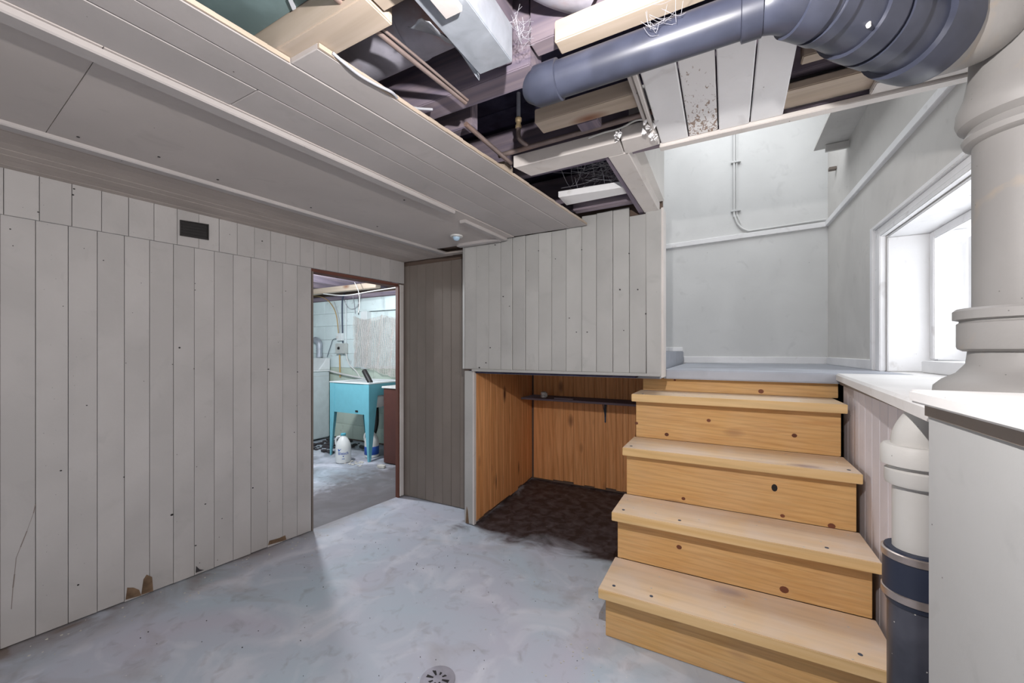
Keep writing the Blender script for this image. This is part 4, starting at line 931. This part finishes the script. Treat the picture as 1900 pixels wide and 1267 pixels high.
br = thing('brush', (-3.72, 3.28, .9), 'black cylindrical brush handle sticking up out of the sink', 'brush')
pa_, pb_ = PY(687, 709, 3.30), PY(676, 688, 3.34)
obj('handle', tube(nb(), [pa_ - V((0, 0, .12)) + V((.03, 0, 0)), pa_, pb_, pb_ + (pb_ - pa_).normalized() * .008], [.02, .030, .030, .022], 18), M['blackobj'], br, smooth=True)
# jugs
def jug(x, y, rot, lab, cap, text):
    o = thing('bleach_jug', (x, y, 0), lab, 'jug', None); o.rotation_euler.z = rot; c = (x, y, 0)
    bm = nb(); prof = [(.070, .001), (.080, .008), (.082, .03), (.082, .17), (.078, .20), (.066, .235), (.045, .27), (.026, .292), (.022, .300), (.022, .306)]
    obj('body', lathe(bm, prof, c, 28), M['jug'], o, smooth=True)
    obj('cap', lathe(nb(), [(.027, .302), (.028, .304), (.028, .322), (.024, .326)], c, 20), M[cap], o, smooth=True)
    obj('handle', tube(nb(), smooth_path([(x - .03, y - .012, .288), (x - .062, y - .03, .28), (x - .080, y - .036, .245), (x - .083, y - .030, .20), (x - .076, y - .02, .17)], 5), .011, 12), M['jug'], o, smooth=True)
    return o
jp = PZ(637, 857, 0); J1 = jug(jp.x, jp.y, 0, 'white bleach jug with a teal cap standing on the laundry floor', 'bluecap', True)
J2p = V((-3.70, 3.36, 0)); J2 = jug(J2p.x, J2p.y, 0, 'white jug with a wide blue label behind the sink leg', 'jug', False)
obj('label', lathe(nb(), [(.0825, .035), (.0832, .036), (.0832, .13), (.0825, .131)], (J2p.x, J2p.y, 0), 28), M['bluelabel'], J2, label='blue wraparound label', smooth=True)
def text_part(txt, size, c, nrm, mat, parent, r, name='lettering'):
    cu_ = bpy.data.curves.new('t', 'FONT'); cu_.body = txt; cu_.size = size; cu_.align_x = 'CENTER'; cu_.align_y = 'CENTER'; cu_.extrude = .0006; cu_.resolution_u = 3
    to = bpy.data.objects.new('t', cu_); COL.objects.link(to); bpy.context.view_layer.update()
    me = bpy.data.meshes.new_from_object(to); bpy.data.objects.remove(to)
    bm = nb(); bm.from_mesh(me); a0 = math.atan2(nrm.y, nrm.x)
    bmesh.ops.subdivide_edges(bm, edges=[e for e in bm.edges if e.calc_length() > .01], cuts=1)
    for v in bm.verts:
        a = a0 + v.co.x / r; rr_ = r + .001 + v.co.z; v.co = V((c.x + math.cos(a) * rr_, c.y + math.sin(a) * rr_, c.z + v.co.y))
    obj(name, bm, mat, parent)
view = (CP - V((jp.x, jp.y, EYE))).normalized()
text_part('Bleach', .044, V((jp.x, jp.y, .115)), view, M['bluelabel'], J1, .082)
a0 = math.atan2(view.y, view.x)
def cyl(a, z, r=.0834): return V((jp.x + math.cos(a0 + a / .082) * r, jp.y + math.sin(a0 + a / .082) * r, z))
bm = nb(); prism(bm, [cyl(-.062, .165), cyl(-.022, .165), cyl(-.048, .135)], view * -.002); obj('emblem', bm, M['bluelabel'], J1)
bm = nb(); prism(bm, [cyl(-.006, .078), cyl(.006, .078), cyl(.006, .088), cyl(-.006, .088)], view * -.002); obj('small_print', bm, M['bluelabel'], J1)
bm = nb(); prism(bm, [cyl(-.014, .052), cyl(.014, .052), cyl(.014, .058), cyl(-.014, .058)], view * -.002); obj('small_print', bm, M['bluelabel'], J1)
# small ball/bottle beside
bl = PZ(711, 852, 0); bt = thing('plastic_bottle', (bl.x, bl.y + .06, 0), 'small dull blue round bottle beside the blue-labelled jug', 'bottle')
obj('body', lathe(nb(), [(.02, .001), (.036, .012), (.040, .04), (.036, .066), (.018, .08), (.012, .09)], (bl.x, bl.y + .06, 0), 20), M['rubber'], bt, smooth=True)
# red-brown cabinet at right of the sink
rc = thing('low_cabinet', (-3.22, 3.42, 0), 'dark red-brown wooden cabinet right of the turquoise sink', 'cabinet')
cxl = PZ(723, 855, 0)
obj('body', box(nb(), (-3.36, 3.22, .01), (-2.98, 3.72, .84), .004), M['redbrown'], rc)
obj('top', box(nb(), (-3.375, 3.205, .841), (-2.97, 3.73, .862), .003), M['ceramic'], rc, label='pale worn top edge')
for x in (-3.34, -3.02): obj('foot', box(nb(), (x, 3.24, .001), (x + .03, 3.27, .0099)), M['redbrown'], rc)
# pipes under the sink
pipe_thing('waste_hose', [(-4.05, 3.5, .05), (-3.95, 3.48, .06), (-3.85, 3.5, .16), (-3.82, 3.55, .35), (-3.82, 3.55, .58)], .022, 'blackobj', 'black waste hose curling under the sink', 'hose')
pipe_thing('waste_pipe', [(-3.98, 3.60, .03), (-3.98, 3.60, .30), (-4.0, 3.60, .58)], .014, 'yellow', 'tan pipe standing under the sink', 'pipe')
# rubble along the wall
def rub(name, x0, x1, y0, y1, n, mat, lo, hi, lab):
    bm = nb()
    for _ in range(n):
        c = V((random.uniform(x0, x1), random.uniform(y0, y1), 0)); s = random.uniform(lo, hi)
        r_ = bmesh.ops.create_icosphere(bm, subdivisions=1, radius=s)['verts']; sq = random.uniform(.3, .8)
        for v in r_: v.co = V((v.co.x * random.uniform(.7, 1.3) + c.x, v.co.y * random.uniform(.7, 1.3) + c.y, max(0.0005, v.co.z * sq * .6 + s * sq * .55)))
    return obj(name, bm, mat, None, lab, 'rubble', None, 'stuff')
rub('rubble', -4.92, -4.26, 3.22, 3.76, 90, M['debris_dk'], .01, .05, 'dark rubble heaped along the laundry wall by the washing machine')
rub('rubble', -3.78, -3.45, 3.0, 3.14, 34, M['debris'], .005, .02, 'pale crumbs scattered in front of the sink legs')
pc = PZ(707, 868, 0); dbs = thing('broken_chunk', pc, 'pale broken plaster chunk on the laundry floor in front of the sink', 'debris')
bm = nb(); prism(bm, [pc + V((-.05, -.01, .001)), pc + V((.0, -.03, .001)), pc + V((.05, -.01, .001)), pc + V((.04, .03, .001)), pc + V((-.03, .03, .001))], (0, 0, .028), .006); obj('chunk', bm, M['debris'], dbs)

# alike things share a group phrase
GR = {'hanging_wire': 'wires hanging on the laundry wall', 'wall_cable': 'cables running to the outlet box', 'conduit_pipe': 'conduits on the laundry wall', 'loose_wire': 'loose wires under the joists',
      'thin_pipe': 'thin pipes under the joists', 'water_pipe': 'water pipes in the joist space', 'timber_cleat': 'pale timbers round the black pipe', 'bleach_jug': 'jugs on the laundry floor', 'round_duct': 'round ducts between the joists'}
for o in list(COL.objects):
    if o.parent is None and o.get('category') and o.name.split('.')[0] in GR: o['group'] = GR[o.name.split('.')[0]]
